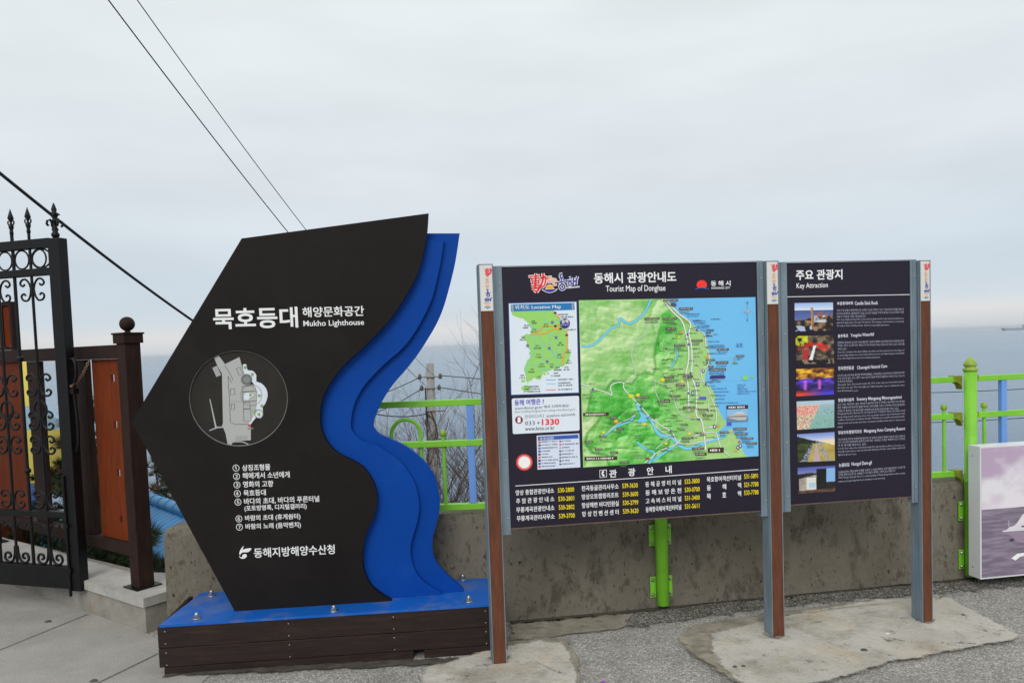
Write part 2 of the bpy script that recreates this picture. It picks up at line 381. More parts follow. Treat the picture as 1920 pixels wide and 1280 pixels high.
def vnoise(U, V, sx, sy, seed):
    rng = np.random.RandomState(seed); g = rng.rand(64, 64)
    x, y = U*sx, V*sy; xi, yi = np.floor(x).astype(int), np.floor(y).astype(int); fx, fy = x-xi, y-yi
    fx = fx*fx*(3-2*fx); fy = fy*fy*(3-2*fy)
    G = lambda a, b: g[a % 64, b % 64]
    return (G(xi, yi)*(1-fx)+G(xi+1, yi)*fx)*(1-fy)+(G(xi, yi+1)*(1-fx)+G(xi+1, yi+1)*fx)*fy
def fbm(U, V, sx, sy, seed, o=4):
    a = 0; t = 0
    for k in range(o): a = a+vnoise(U, V, sx*2**k, sy*2**k, seed+k)*.5**k; t += .5**k
    return a/t
def inpoly(X, Y, pts):
    r = np.zeros(X.shape, bool); n = len(pts)
    for i in range(n):
        (x1, y1), (x2, y2) = pts[i], pts[(i+1) % n]
        c = ((y1 > Y) != (y2 > Y)) & (X < (x2-x1)*(Y-y1)/((y2-y1) or 1e-9)+x1); r ^= c
    return r
def mixc(m, a, b):
    m = np.asarray(m)[..., None]; return np.asarray(a, float)*(1-m)+np.asarray(b, float)*m

# ================================================================== SETTING
WP0 = on_z(960, 1165); WALL = Plane(WP0, 9.6)             # face of the concrete wall, right part
WALLL = Plane(WP0, 1.0)                                    # left part, bends at the joint
WTOP = 0.612
wall_left_end = WALLL(306, 1000)

# ground sheet (terrace), from far behind the viewer up to behind the wall
gb = MB()
far = 60
wl, wr = WALLL.at(-1.95, 0, -.1), WALL.at(9, 0, -.1)
wj = WALL.at(0, 0, -.1)
g = [(-far, -far), (far, -far), (far, wr.y+ (far-wr.x)*.17), (wr.x, wr.y), (wj.x, wj.y), (wl.x, wl.y), (-2.2, 4.45), (-3.85, 5.65), (-far, 7.0)]
gb.add([(x, y, 0) for x, y in g], [tuple(range(len(g)))])
struct(gb.build('ground', 'asphalt'), 'worn grey exposed-aggregate asphalt in front of the signs', 'ground')

def ragged(pts, amp, step=.06, seed=1):
    rng = random.Random(seed); out = []
    n = len(pts)
    for i in range(n):
        a, b = Vector(pts[i]), Vector(pts[(i+1) % n]); l = (b-a).length; k = max(1, int(l/step))
        for j in range(k):
            p = a.lerp(b, j/k); out.append((p.x+rng.uniform(-amp, amp), p.y+rng.uniform(-amp, amp)))
    return out
FRAY = {}
def frayed(mname):
    """copy of a ground material whose border breaks up into the ground below"""
    if mname in FRAY: return FRAY[mname]
    m = M[mname].copy(); m.name = mname+'_frayed'; t = m.node_tree; b = t.nodes['Principled BSDF']; out = t.nodes['Material Output']
    at = t.nodes.new('ShaderNodeAttribute'); at.attribute_name = 'edge'
    tcn = t.nodes.new('ShaderNodeTexCoord'); n = t.nodes.new('ShaderNodeTexNoise'); n.inputs['Scale'].default_value = 16; n.inputs['Detail'].default_value = 8; n.inputs['Roughness'].default_value = .72
    t.links.new(tcn.outputs['Object'], n.inputs['Vector'])
    a = t.nodes.new('ShaderNodeMath'); a.operation = 'MULTIPLY_ADD'; t.links.new(n.outputs['Fac'], a.inputs[0]); a.inputs[1].default_value = 1.5; t.links.new(at.outputs['Fac'], a.inputs[2])
    r = t.nodes.new('ShaderNodeMapRange'); t.links.new(a.outputs[0], r.inputs[0]); r.inputs[1].default_value = .98; r.inputs[2].default_value = 1.30
    tr_ = t.nodes.new('ShaderNodeBsdfTransparent'); mx_ = t.nodes.new('ShaderNodeMixShader')
    t.links.new(r.outputs[0], mx_.inputs[0]); t.links.new(tr_.outputs[0], mx_.inputs[1]); t.links.new(b.outputs[0], mx_.inputs[2]); t.links.new(mx_.outputs[0], out.inputs['Surface'])
    FRAY[mname] = m; return m
def sheet(name, px, z, m, amp, seed, label, cat, raw=None, fade=.05):
    pts = [(on_z(x, y).x, on_z(x, y).y) for x, y in px] if raw is None else raw
    pts = ragged(pts, amp, .05, seed); n = len(pts)
    area = sum(pts[i][0]*pts[(i+1) % n][1]-pts[(i+1) % n][0]*pts[i][1] for i in range(n))
    if area < 0: pts.reverse()
    inner = []
    for i in range(n):
        a, c = Vector(pts[i-3]), Vector(pts[(i+3) % n]); d = (c-a).normalized(); inner.append((pts[i][0]-d.y*fade, pts[i][1]+d.x*fade))
    tri = tessellate_polygon([[Vector((x, y, 0)) for x, y in inner]])
    b = MB(); b.add([(x, y, z) for x, y in pts+inner], [(i, (i+1) % n, n+(i+1) % n, n+i) for i in range(n)])
    up_ = lambda t: tuple(t) if (Vector(inner[t[1]])-Vector(inner[t[0]])).cross(Vector(inner[t[2]])-Vector(inner[t[0]])) > 0 else tuple(reversed(t))
    b.f += [tuple(n+q for q in up_(t)) for t in tri]; k = len(b.f)-len(b.m); b.m += [0]*k; b.c += [None]*k; b.sm += [False]*k
    ob = b.build(name, frayed(m)); at = ob.data.attributes.new('edge', 'FLOAT', 'POINT'); at.data.foreach_set('value', [0.0]*n+[1.0]*n)
    return struct(ob, label, cat)

# dirty margin along the wall foot
sheet('gravel_ground', None, .004, 'dark_gravel', .03, 3, 'dark loose gravel margin along the foot of the concrete wall', 'gravel', fade=.10,
      raw=[tuple(WALL.at(-.02, 0, -.02).xy), tuple(WALL.at(7, 0, -.02).xy), tuple(WALL.at(7, 0, .30).xy), tuple(WALL.at(3.4, 0, .26).xy), tuple(WALL.at(2.6, 0, .24).xy), tuple(WALL.at(1.6, 0, .20).xy), tuple(WALL.at(1.0, 0, .27).xy), tuple(WALL.at(.62, 0, .30).xy), tuple(WALL.at(.42, 0, .12).xy), tuple(WALL.at(-.02, 0, .09).xy)])
sheet('dark_ground', None, .008, 'dark_brown', .012, 4, 'dark damp dirt in the corner between wall and ground', 'dirt', fade=.025,
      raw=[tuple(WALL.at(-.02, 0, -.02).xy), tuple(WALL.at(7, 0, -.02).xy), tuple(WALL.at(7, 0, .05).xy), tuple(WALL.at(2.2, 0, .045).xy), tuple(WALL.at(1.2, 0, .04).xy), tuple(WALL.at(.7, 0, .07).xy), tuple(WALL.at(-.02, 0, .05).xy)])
# concrete pads under the posts (a darker feathered margin under each)
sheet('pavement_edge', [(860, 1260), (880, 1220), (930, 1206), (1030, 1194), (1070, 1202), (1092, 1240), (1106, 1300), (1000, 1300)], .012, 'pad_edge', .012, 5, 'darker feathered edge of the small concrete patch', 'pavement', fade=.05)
sheet('pavement', [(786, 1300), (788, 1258), (930, 1216), (1010, 1203), (1058, 1208), (1080, 1240), (1095, 1300)], .016, 'pad_concrete', .006, 6, 'small pale concrete patch at the foot of the first post', 'pavement')
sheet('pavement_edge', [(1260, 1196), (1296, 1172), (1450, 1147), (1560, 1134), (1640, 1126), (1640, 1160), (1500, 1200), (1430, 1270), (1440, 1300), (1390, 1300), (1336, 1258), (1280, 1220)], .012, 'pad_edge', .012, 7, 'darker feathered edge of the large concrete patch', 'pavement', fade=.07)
sheet('pavement', [(1326, 1192), (1400, 1172), (1500, 1150), (1640, 1126), (1782, 1122), (1920, 1195), (1915, 1205), (1690, 1246), (1560, 1284), (1440, 1310), (1400, 1300), (1350, 1262), (1326, 1225)], .016, 'pad_concrete', .006, 8, 'large pale concrete patch under the middle and right posts', 'pavement', fade=.06)
for q, (px_, py_) in enumerate(((935, 1249), (1457, 1202), (1737, 1172))):  # contact shade at each post foot, painted on the ground as a brownish patch
    p = on_z(px_, py_); sheet('dark_ground', None, .020, 'pad_edge', .010, 20+q, 'contact shade painted as a brownish patch round a post foot', 'painted shade', raw=[(p.x+.062*cos(t)*(1+.3*sin(3*t+q)), p.y+.045+.065*sin(t)*(1+.2*cos(2*t+q))) for t in [2*pi*k/10 for k in range(10)]], fade=.055)
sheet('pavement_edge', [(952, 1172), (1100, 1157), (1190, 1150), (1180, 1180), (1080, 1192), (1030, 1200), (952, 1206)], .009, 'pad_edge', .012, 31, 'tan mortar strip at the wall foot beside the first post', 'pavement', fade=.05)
p0_, p1_ = on_z(300, 1268), on_z(925, 1238); sheet('dark_ground', None, .010, 'dark_brown', .015, 29, 'dark feathered strip along the foot of the wooden plinth', 'painted shade', raw=[(p0_.x, p0_.y+.05), (p0_.x, p0_.y-.03), ((p0_.x+p1_.x)/2, p0_.y-.015), (p1_.x+.1, p1_.y-.05), (p1_.x+.1, p1_.y+.06)], fade=.04)  # dark strip with a feathered border along the plinth foot
crk = MB(); rc_ = random.Random(6)
def crack(pts_, w_):
    P2 = [on_z(x, y, .0225) for x, y in pts_]; fine = []
    for a_, e_ in zip(P2[:-1], P2[1:]):
        for j in range(6): fine.append(a_.lerp(e_, j/6)+Vector((rc_.uniform(-.008, .008), rc_.uniform(-.008, .008), 0)))
    fine.append(P2[-1]); vs = []
    for k, p in enumerate(fine):
        d = (fine[min(k+1, len(fine)-1)]-fine[max(k-1, 0)]).normalized(); wd = w_*rc_.uniform(.3, 1)*min(1, (k+1)/3, (len(fine)-k)/3); nn = Vector((-d.y, d.x, 0))*wd/2; vs += [p+nn, p-nn]
    crk.add(vs, [(2*k, 2*k+1, 2*k+3, 2*k+2) for k in range(len(fine)-1)])
crack([(1286, 1222), (1330, 1250), (1362, 1278), (1392, 1300)], .008); crack([(1680, 1128), (1560, 1140), (1450, 1156)], .006); crack([(1790, 1180), (1812, 1196)], .004); crack([(1540, 1200), (1580, 1212), (1600, 1213)], .003)
crack([(1752, 1122), (1800, 1108), (1860, 1098), (1930, 1101)], .010); crack([(1000, 1235), (1040, 1255), (1062, 1262)], .004); crack([(1690, 1235), (1712, 1242)], .004); crack([(1420, 1190), (1460, 1196), (1490, 1190)], .004); crack([(1600, 1150), (1650, 1143)], .004)
struct(crk.build('pavement_crack', 'joint'), 'fine dark cracks in the concrete patches', 'crack')
gv = MB(); rg = random.Random(17)
def stone(p, r_):
    o = [p+Vector((rg.uniform(-1, 1), rg.uniform(-1, 1), rg.uniform(-.3, .8))).normalized()*r_*rg.uniform(.6, 1.1) for _ in range(6)]
    c = sum(o, Vector())/6; gv.add(o, [(0, 1, 2), (0, 2, 3), (0, 3, 4), (0, 4, 1), (5, 2, 1), (5, 3, 2), (5, 4, 3), (5, 1, 4)], rg.choice((0, 0, 1, 2)))
for k in range(1500):
    a = rg.uniform(-.05, 3.6); d = min(.5, rg.expovariate(7)); p = WALL.at(a, .006, .015+d); stone(p, rg.uniform(.0018, .0055))
for k in range(500):
    p = on_z(rg.uniform(960, 1930), rg.uniform(1120, 1285), .006); stone(p, rg.uniform(.0015, .004))
tag(gv.build('loose_gravel', ['pebble', 'pale_concrete', 'dark_gravel']), 'loose grit scattered along the foot of the wall', 'gravel', None, 'stuff')

# granite paving on the left with joints
pv = [(-20, -10), (-1.72, -10), (-1.56, 2.6), (-1.50, 3.95), (-2.1, 4.31), (-2.12, 4.36), (-3.70, 5.50), (-20, 17)]
pb = MB(); pb.add([(x, y, .004) for x, y in pv], [tuple(range(len(pv)))])
def joint_line(p, q, w_=.007):
    a, b = on_z(*p, .008), on_z(*q, .008); d = (b-a).normalized(); n_ = Vector((-d.y, d.x, 0))*w_/2
    a2, b2 = a, b
    pb.add([a2-n_, b2-n_, b2+n_, a2+n_], [(0, 1, 2, 3)], 1)
joint_line((-40, 1233), (165, 1150)); joint_line((150, 1295), (296, 1224)); joint_line((-330, 1215), (-200, 1090))
struct(pb.build('pavement', ['granite_paving', 'joint']), 'pale granite slabs with thin dark joints beside the gate', 'pavement')

# hillside below the terrace and the sea
hb = MB()
nx_, ny_ = 60, 34; rngh = np.random.RandomState(5)
hv = []; X0, X1 = -70, 70
for j in range(ny_+1):
    d = (j/ny_)**1.6*95
    for i in range(nx_+1):
        x = X0+(X1-X0)*i/nx_
        y0 = 4.62+max(0, x)*.17 if x > -2.2 else 4.62+(-2.2-x)*.55
        hv.append((x, y0+d, -.35-d*.62+rngh.uniform(-.25, .25)*min(1, d/6)))
hb.add(hv, [(j*(nx_+1)+i, j*(nx_+1)+i+1, (j+1)*(nx_+1)+i+1, (j+1)*(nx_+1)+i) for j in range(ny_) for i in range(nx_)], 0, True)
struct(hb.build('hillside', 'hill'), 'steep scrubby slope dropping from the terrace to the sea', 'hillside')

def sea_material():
    m = bpy.data.materials.new('sea_water'); m.use_nodes = True; t = m.node_tree; b = t.nodes['Principled BSDF']
    b.inputs['Base Color'].default_value = (.045, .075, .105, 1); b.inputs['Roughness'].default_value = .2; b.inputs['IOR'].default_value = 1.33
    tcn = t.nodes.new('ShaderNodeTexCoord'); mpn = t.nodes.new('ShaderNodeMapping'); mpn.inputs['Scale'].default_value = (.10, .22, .2); mpn.inputs['Rotation'].default_value = (0, 0, .25)
    t.links.new(tcn.outputs['Object'], mpn.inputs[0])
    n = t.nodes.new('ShaderNodeTexNoise'); n.inputs['Scale'].default_value = 1.6; n.inputs['Detail'].default_value = 6; n.inputs['Roughness'].default_value = .6; t.links.new(mpn.outputs[0], n.inputs['Vector'])
    bn = t.nodes.new('ShaderNodeBump'); bn.inputs['Strength'].default_value = 1.0; bn.inputs['Distance'].default_value = .85
    t.links.new(n.outputs['Fac'], bn.inputs['Height']); t.links.new(bn.outputs[0], b.inputs['Normal'])
    n3 = t.nodes.new('ShaderNodeTexNoise'); n3.inputs['Scale'].default_value = .02; n3.inputs['Detail'].default_value = 4; t.links.new(mpn.outputs[0], n3.inputs['Vector'])
    r = t.nodes.new('ShaderNodeValToRGB'); t.links.new(n3.outputs['Fac'], r.inputs[0])
    r.color_ramp.elements[0].color = (.068, .148, .240, 1); r.color_ramp.elements[1].color = (.092, .180, .280, 1); r.color_ramp.elements[0].position = .35; r.color_ramp.elements[1].position = .65
    t.links.new(r.outputs[0], b.inputs['Base Color'])
    return m
sb = MB(); S = 60000
sb.add([(-S, 20, -40), (S, 20, -40), (S, S, -40), (-S, S, -40)], [(0, 1, 2, 3)])
struct(sb.build('sea', sea_material()), 'calm grey-blue sea reaching the horizon', 'sea')

# ================================================================== CONCRETE WALL
wb = MB(); Hz = Vector((0, 0, 1))
def wall_strip(pl, a0, a1, n_):
    out = []
    for i in range(n_+1):
        a = a0+(a1-a0)*i/n_; out.append(a)
    return out
rw = random.Random(9)
prof_pts = []
for a in wall_strip(WALLL, WALLL.a(wall_left_end), -.0, 26): prof_pts.append((WALLL, a))
for a in wall_strip(WALL, .04, 9.0, 90): prof_pts.append((WALL, a))
rows = []
for i, (pl, a) in enumerate(prof_pts):
    jit = rw.uniform(-.006, .006); e = .05 if i == 0 else (.02 if i == 1 else 0)
    jo = -.006 if (pl is WALLL and a > -.02) or (pl is WALL and a < .05) else 0
    rows.append([pl.at(a, -.05, .012+jo), pl.at(a, .10, .006+jo), pl.at(a, WTOP-.05-e+jit, jo), pl.at(a, WTOP-.018-e*.6+jit, -.008+rw.uniform(-.004, .004)), pl.at(a, WTOP-e*.5+jit*.6, -.035+rw.uniform(-.006, .006)), pl.at(a, WTOP-e*.5, -.20), pl.at(a, -1.5, -.22)])
k_ = 7
wv = [p for r_ in rows for p in r_]
wb.add(wv, [(i*k_+j, (i+1)*k_+j, (i+1)*k_+j+1, i*k_+j+1) for i in range(len(rows)-1) for j in range(k_-1)], 0, False)
wb.add(rows[0], [tuple(range(k_))], 0); wb.add(rows[-1], [tuple(reversed(range(k_)))], 0)
for i in range(150):                     # chips of stone showing on top edge
    pl, a = prof_pts[rw.randrange(2, len(prof_pts)-1)]; p = pl.at(a+rw.uniform(-.05, .05), WTOP-.02+rw.uniform(-.025, .01), -.012); r_ = rw.uniform(.004, .010)
    q = [p+Vector((rw.uniform(-1, 1), rw.uniform(-1, 1), rw.uniform(-1, 1))).normalized()*r_ for _ in range(4)]
    wb.add(q, [(0, 1, 2), (0, 2, 3), (0, 3, 1), (1, 3, 2)], 1)
tag(wb.build('concrete_wall', ['wall_concrete', 'pale_concrete'], None, WALL.at(0, 0)), 'low stained grey concrete wall behind the signs carrying the green railing', 'wall')

# ================================================================== GREEN SAFETY RAILING
post_as = [WALL.a(WALL(1238, 1140)), 0]
RP = WALL                                 # rails in the plane of the wall face
pa1 = RP.a(RP(1238, 1100)); pa2 = RP.a(RP(1812, 1000)); span = pa2-pa1
rail_root = empty('safety_railing', WALL.at(pa1, 0, .05), 'lime green metal railing with blue bars bolted to the concrete wall', 'railing')
ztop = (RP(1775, 712)).z; zmid = RP(1775, 781).z; zbot = RP(1775, 889).z
def sect(pl, a0, a1):
    """rails, pins, loops and flat bars between two posts at a0,a1"""
    Lh = a1-a0
    for zz, h_ in ((ztop, .034), (zmid, .034), (zbot, .034)):
        b = MB(); b.bbox(pl, a0+.04, a1-.04, zz-h_/2, zz+h_/2, .005, -.035); b.build('rail', 'green_paint', rail_root, bevel=.003)
    def pin(a):
        b = MB(); b.tube([pl.at(a, zbot+.017, -.015), pl.at(a, zmid+.045, -.015)], .010, 10); p = b.build('pin', 'green_paint', rail_root)
        b = MB(); b.lathe(pl.at(a, zmid+.04, -.015), [(.009, 0), (.018, .004), (.019, .018), (.017, .032), (.006, .036)], 12); b.build('knob', 'olive_cap', p)
    def flat(a):
        b = MB(); b.bbox(pl, a-.019, a+.019, zbot+.017, ztop-.017, .001, -.030); b.build('flat_bar', 'bar_blue', rail_root, bevel=.003)
    def loop(a, r=.08):
        zc = ztop-.075-r-.01
        pts = [pl.at(a-r, zbot+.017, -.015), pl.at(a-r, zc, -.015)]+[pl.at(a-r*cos(t), zc+r*sin(t), -.015) for t in [pi*k/14 for k in range(1, 14)]]+[pl.at(a+r, zc, -.015), pl.at(a+r, zbot+.017, -.015)]
        b = MB(); b.tube(pts, .0105, 10); b.build('loop', 'green_paint', rail_root)
    return pin, flat, loop
WPL = {}
# left sections on the bent part
def bracket(pl, a, z, side):
    b = MB(); x0 = a+side*.03; x1 = a+side*.085
    pts = [pl.at(x0, z+.022, .008), pl.at(x1, z+.022, .008), pl.at(x1, z-.005, .008), pl.at(x0+side*.012, z-.032, .008), pl.at(x0, z-.062, .008)]
    if side < 0: pts.reverse()
    b.prism(list(reversed(pts)), -pl.n*.052); b.build('bracket', 'bracket_paint', rail_root)
def rpost(pl, a):
    b = MB(); b.lathe(pl.at(a, -.01, .038), [(.030, .038), (.036, .042), (.036, .62), (.037, .621), (.037, .63), (.036, .631), (.036, ztop+.06)], 20)
    p = b.build('post', 'green_paint', rail_root)
    b = MB(); b.lathe(pl.at(a, ztop+.05, .038), [(.040, 0), (.042, .004), (.042, .014), (.031, .019), (.029, .028), (.038, .034), (.039, .040), (.028, .058), (.012, .080), (.003, .086)], 20); b.build('cap', 'olive_cap', p)
    for zz in (.13, .43):
        for sd_ in (-1, 1):
            b = MB(); b.bbox(pl, a+sd_*.033 if sd_ > 0 else a-.066, a+.066 if sd_ > 0 else a-.033, zz-.06, zz+.06, .018, .012); q = b.build('mounting_plate', 'green_paint', rail_root)
            for dz in (-.042, .042):
                b = MB(); b.lathe(pl.at(a+sd_*.052, zz+dz, .018), [(.010, 0), (.010, .004), (.007, .005), (.006, .013)], 8, 0, pl.n); b.build('bolt', 'bolt_metal', q)
    for zz in (ztop, zmid, zbot):
        for sd_ in (-1, 1): bracket(pl, a, zz, sd_)
pl_left = Plane(WALL.at(0, 0), 1.0)
aL = -(span-pa1)                                 # post left of the bend
for a in (pa1, pa2, pa2+span, pa2+2*span): rpost(WALL, a)
rpost(WALLL, aL)
# straight sections on the right part
for i in range(3):
    a0 = pa1+i*span; pin, flat, loop = sect(WALL, a0, a0+span)
    for f in (.07, .40, .60, .93): pin(a0+f*span)
    for f in (.135, .47, .53, .865): flat(a0+f*span)
    for f in (.28, .72): loop(a0+f*span)
# section across the bend: two straight pieces
sect(WALL, -.03, pa1); p2, f2, l2 = sect(WALLL, aL, .03)
pin, flat, loop = sect(WALL, pa1-.0001, pa1) if False else (p2, f2, l2)
for px_, fn in ((833, p2), (885, f2)): fn(WALLL.a(WALLL(px_, 880)))
l2(WALLL.a(WALLL(760, 800))); f2(aL+.27); p2(aL+.14)
b_ = MB(); b_.tube([WALL.at(pa1-.14, zbot+.017, -.015), WALL.at(pa1-.14, zmid+.045, -.015)], .010, 10); b_.build('pin', 'green_paint', rail_root)
b_ = MB(); b_.bbox(WALL, pa1-.29, pa1-.25, zbot+.017, ztop-.017, .001, -.03); b_.build('flat_bar', 'bar_blue', rail_root)

# ================================================================== TOURIST MAP BOARD
PG = on_z(935, 1250)
PF = Plane(PG, 8.6)                      # plane of the post fronts
BP = PF.shift(-.03)                      # plane of the panel faces
board = empty('information_board', PF.at(.7, 0, -.045), 'dark blue tourist map board with two panels on three steel posts with brown inlays', 'sign')
DONG = [([(708, 246), (760, 243), (848, 232)], 15), ([(748, 272), (756, 330)], 15), ([(752, 272), (800, 268), (838, 262), (832, 322)], 15), ([(755, 301), (830, 294)], 13), ([(757, 330), (832, 322)], 13), ([(796, 208), (794, 300), (788, 396)], 18), ([(742, 362), (800, 354), (852, 344)], 16), ([(748, 388), (800, 384), (866, 370)], 19), ([(862, 262), (890, 258), (917, 250), (914, 300), (900, 352), (870, 372)], 20), ([(884, 206), (884, 270), (868, 330), (838, 390), (806, 434)], 24), ([(806, 434), (776, 408)], 18)]
TEU = [([(940, 252), (990, 247)], 9), ([(944, 272), (992, 268)], 9), ([(943, 252), (944, 296), (996, 290)], 9), ([(936, 318), (1000, 312)], 9), ([(1006, 258), (1010, 282), (1046, 278)], 9), ([(1000, 306), (1058, 300)], 9), ([(1012, 318), (1016, 346), (1052, 342)], 10)]
HAE = [([(1082, 222), (1118, 212)], 15), ([(1090, 222), (1096, 262), (1128, 256)], 16), ([(1104, 262), (1102, 306)], 14), ([(1062, 322), (1110, 310), (1162, 298)], 15), ([(1110, 334), (1084, 362), (1098, 396), (1128, 398), (1146, 368), (1128, 338), (1108, 336)], 17), ([(1196, 262), (1222, 257)], 13), ([(1168, 298), (1232, 288)], 13), ([(1204, 304), (1184, 326), (1196, 350), (1220, 344), (1224, 316), (1206, 304)], 13), ([(1250, 258), (1246, 348)], 16), ([(1250, 302), (1280, 298)], 12), ([(1298, 242), (1284, 300), (1282, 344)], 17)]
def brush(A, f, sc, grow, cols, lev, sets=(DONG, TEU, HAE)):
    for st, c in zip(sets, cols):
        for pts_, wd in st: A.strip([f(p) for p in pts_], (wd+grow)*sc, c, lev, 3)
def spost(l_top, r_top, y_top, l_bot, r_bot, y_bot, plate, logo):
    a0 = (PF.a(PF(l_top, y_top))+PF.a(PF(l_bot, y_bot)))/2; a1 = (PF.a(PF(r_top, y_top))+PF.a(PF(r_bot, y_bot)))/2
    zt = PF(.5*(l_top+r_top), y_top).z
    b = MB(); t = .004
    # channel: two flange edges, side webs, recessed front, closed top
    b.bbox(PF, a0, a0+t, -.06, zt, .0, -.09); b.bbox(PF, a1-t, a1, -.06, zt, .0, -.09)
    b.bbox(PF, a0+t, a1-t, -.06, zt, -.05, -.088)
    b.bbox(PF, a0+t, a1-t, zt-.004, zt-.0005, -.002, -.05)
    # welded side fins that hold the panels
    for x0 in (a0-.002, a1-.0):
        b.bbox(PF, x0, x0+.002, -.06, zt-.01, -.012, -.020); b.bbox(PF, x0, x0+.002, -.06, zt-.01, -.066, -.075)
    p = b.build('post', 'steel_paint', board, bevel=.0012)
    zp = PF(.5*(plate[0]+plate[1]), plate[3]).z
    b = MB(); b.bbox(PF, a0+t+.0006, a1-t-.0006, -.06, zp-.001, -.003, -.049); b.build('wood_inlay', 'brown_inlay', p)
    b = MB(); b.bbox(PF, a0+t+.0006, a1-t-.0006, zp+.0005, zt-.005, -.002, -.049); b.build('logo_plate', 'white_plate', p)
    A = Art(PF, -.0012); x0, x1, y0, y1 = plate; wd, ht = x1-x0, y1-y0
    X = lambda u: x0+u*wd; lean = lambda v: .02*v*ht*0
    Y = lambda v: y0+v*ht
    def fit(x0_, x1_, y0_, y1_, bx0, bx1, by0, by1): return lambda p: (X(x0_+(x1_-x0_)*(p[0]-bx0)/(bx1-bx0)), Y(y0_+(y1_-y0_)*(p[1]-by0)/(by1-by0)))
    brush(A, fit(.20, .84, .06, .25, 705, 918, 205, 436), wd*.64/213, 4, [(222, 40, 50)], 0, (DONG,))
    brush(A, fit(.36, .76, .53, .68, 1062, 1162, 212, 400), wd*.4/100, 2, [(30, 30, 140)], 0, (HAE[:5],))
    brush(A, fit(.26, .84, .70, .79, 1168, 1298, 242, 350), wd*.58/130, 2, [(30, 30, 140)], 0, (HAE[5:],))
    A.text('트', X(.34), Y(.39), X(.66), Y(.388), ht*.10, (240, 150, 60), .01)
    A.text('는', X(.36), Y(.51), X(.68), Y(.508), ht*.10, (240, 150, 60), .01)
    A.micro(X(.25), X(.78), Y(.83), ht*.012, (110, 110, 160))
    A.poly([(X(.52)+.2*wd*cos(t), Y(.905)-.045*ht*sin(t)) for t in [pi*k/10 for k in range(11)]], (240, 160, 70))
    A.poly([(X(.22), Y(.905)), (X(.82), Y(.905)), (X(.66), Y(.935)), (X(.52), Y(.947)), (X(.38), Y(.935))], (70, 140, 205))
    A.build('logo', p)
    return a0, a1, zt
PA = spost(900, 927, 494.5, 921.5, 948, 1250, (902.5, 925, 497, 583), 1)
PB = spost(1439.5, 1463, 488.5, 1445.5, 1469, 1203, (1441, 1461.5, 490, 570), 2)
PC = spost(1727, 1746.5, 487.5, 1728, 1748, 1173, (1728, 1745.2, 489, 564), 3)

def panel(a0, a1, ztl, zb, wl_, wr_, zfb):
    b = MB(); b.bbox(BP, a0, a1, zb, ztl, 0, -.03); p = b.build('panel', 'navy_board', board, bevel=.0015)
    for (x0, x1) in ((a0-.001, a0+wl_), (a1-wr_, a1+.001)):
        b = MB()
        b.bbox(BP, x0, x1, zfb, ztl+.004, .006, -.034)
        w2 = (x1-x0)
        b.bbox(BP, x0+w2*.35, x0+w2*.5, zfb+.002, ztl+.002, .010, .006)
        fr = b.build('frame', 'steel_paint', p, bevel=.001)
        for k in range(5):
            b = MB(); zz = zfb+.08+(ztl-zfb-.16)*k/4; b.lathe(BP.at(x0+w2*.72, zz, .006), [(.0045, 0), (.004, .0015), (.001, .002)], 8, 0, BP.n); b.build('rivet', 'bolt_metal', fr)
    b = MB(); b.bbox(BP, a0, a1, ztl, ztl+.006, .004, -.032); b.build('top_trim', 'steel_edge', p)
    b = MB(); b.bbox(BP, a0+wl_, a1-wr_, zb-.005, zb, .003, -.031); b.build('bottom_trim', 'rust', p)
    return p
ztp = BP(1180, 496).z; zb1 = BP(1180, 974).z
pan1 = panel(PA[1]+.003, PB[0]-.003, ztp, zb1, BP.a(BP(946, 700))-PA[1], PB[0]-BP.a(BP(1423, 700)), zb1-.03)
zt2 = BP(1590, 491).z; zb2 = BP(1590, 938).z
pan2 = panel(PB[1]+.003, PC[0]-.003, zt2, zb2, BP.a(BP(1476.5, 700))-PB[1], PC[0]-BP.a(BP(1708, 700)), zb2-.035)

WHT = (222, 224, 230); YEL = (250, 205, 20)
# --- title and emblems
A = Art(BP); A.crop(1080, 500, 5.333)
A.text('동해시 관광안내도', 183, 168, 1002, 150, 104, WHT, .022, res=3)
A.text('Tourist Map of Donghae', 300, 268, 895, 258, 78, WHT, .006, res=3)
A.build('title_lettering', pan1)
A = Art(BP); A.crop(1080, 500, 5.333)
A.poly([(1258+52*cos(t), 182-48*sin(t)) for t in [pi*(-.18+1.36*k/22) for k in range(23)]], (232, 50, 38))
A.poly(catmull([(1183, 231), (1215, 212), (1258, 205), (1300, 211), (1337, 229), (1300, 222), (1258, 216), (1215, 222)], 3, True), (52, 82, 165), 1)
A.text('동 해 시', 1350, 194, 1545, 190, 52, WHT, .02); A.text('DONGHAE CITY', 1355, 223, 1540, 221, 20, WHT, .015)
A.build('city_emblem', pan1)
A = Art(BP); A.crop(880, 480, 6.4)
I_ = lambda p: p
brush(A, I_, 1, 17, [(236, 236, 240)]*3, 0); brush(A, I_, 1, 0, [(226, 45, 50), (236, 130, 72), (45, 40, 150)], 2)
A.poly([(965+52*cos(t), 398-56*sin(t)) for t in [pi*k/14 for k in range(15)]], (235, 235, 240), 3)
A.poly([(965+46*cos(t), 396-50*sin(t)) for t in [pi*k/14 for k in range(15)]], (240, 175, 50), 4)
A.rect(919, 372, 1011, 379, (225, 80, 50), 5)
A.poly([(866, 400), (1062, 393), (1040, 418), (1000, 436), (962, 444), (920, 434), (885, 416)], (235, 235, 240), 4)
A.poly([(880, 402), (1050, 396), (1030, 414), (995, 430), (962, 437), (925, 428), (895, 413)], (45, 45, 150), 5)
A.poly([(1165, 372), (1322, 358), (1324, 376), (1166, 390)], (225, 225, 235), 3); A.micro(1172, 1316, 380, 10, (120, 110, 170), 4, -.09)
A.build('slogan_emblem', pan1)

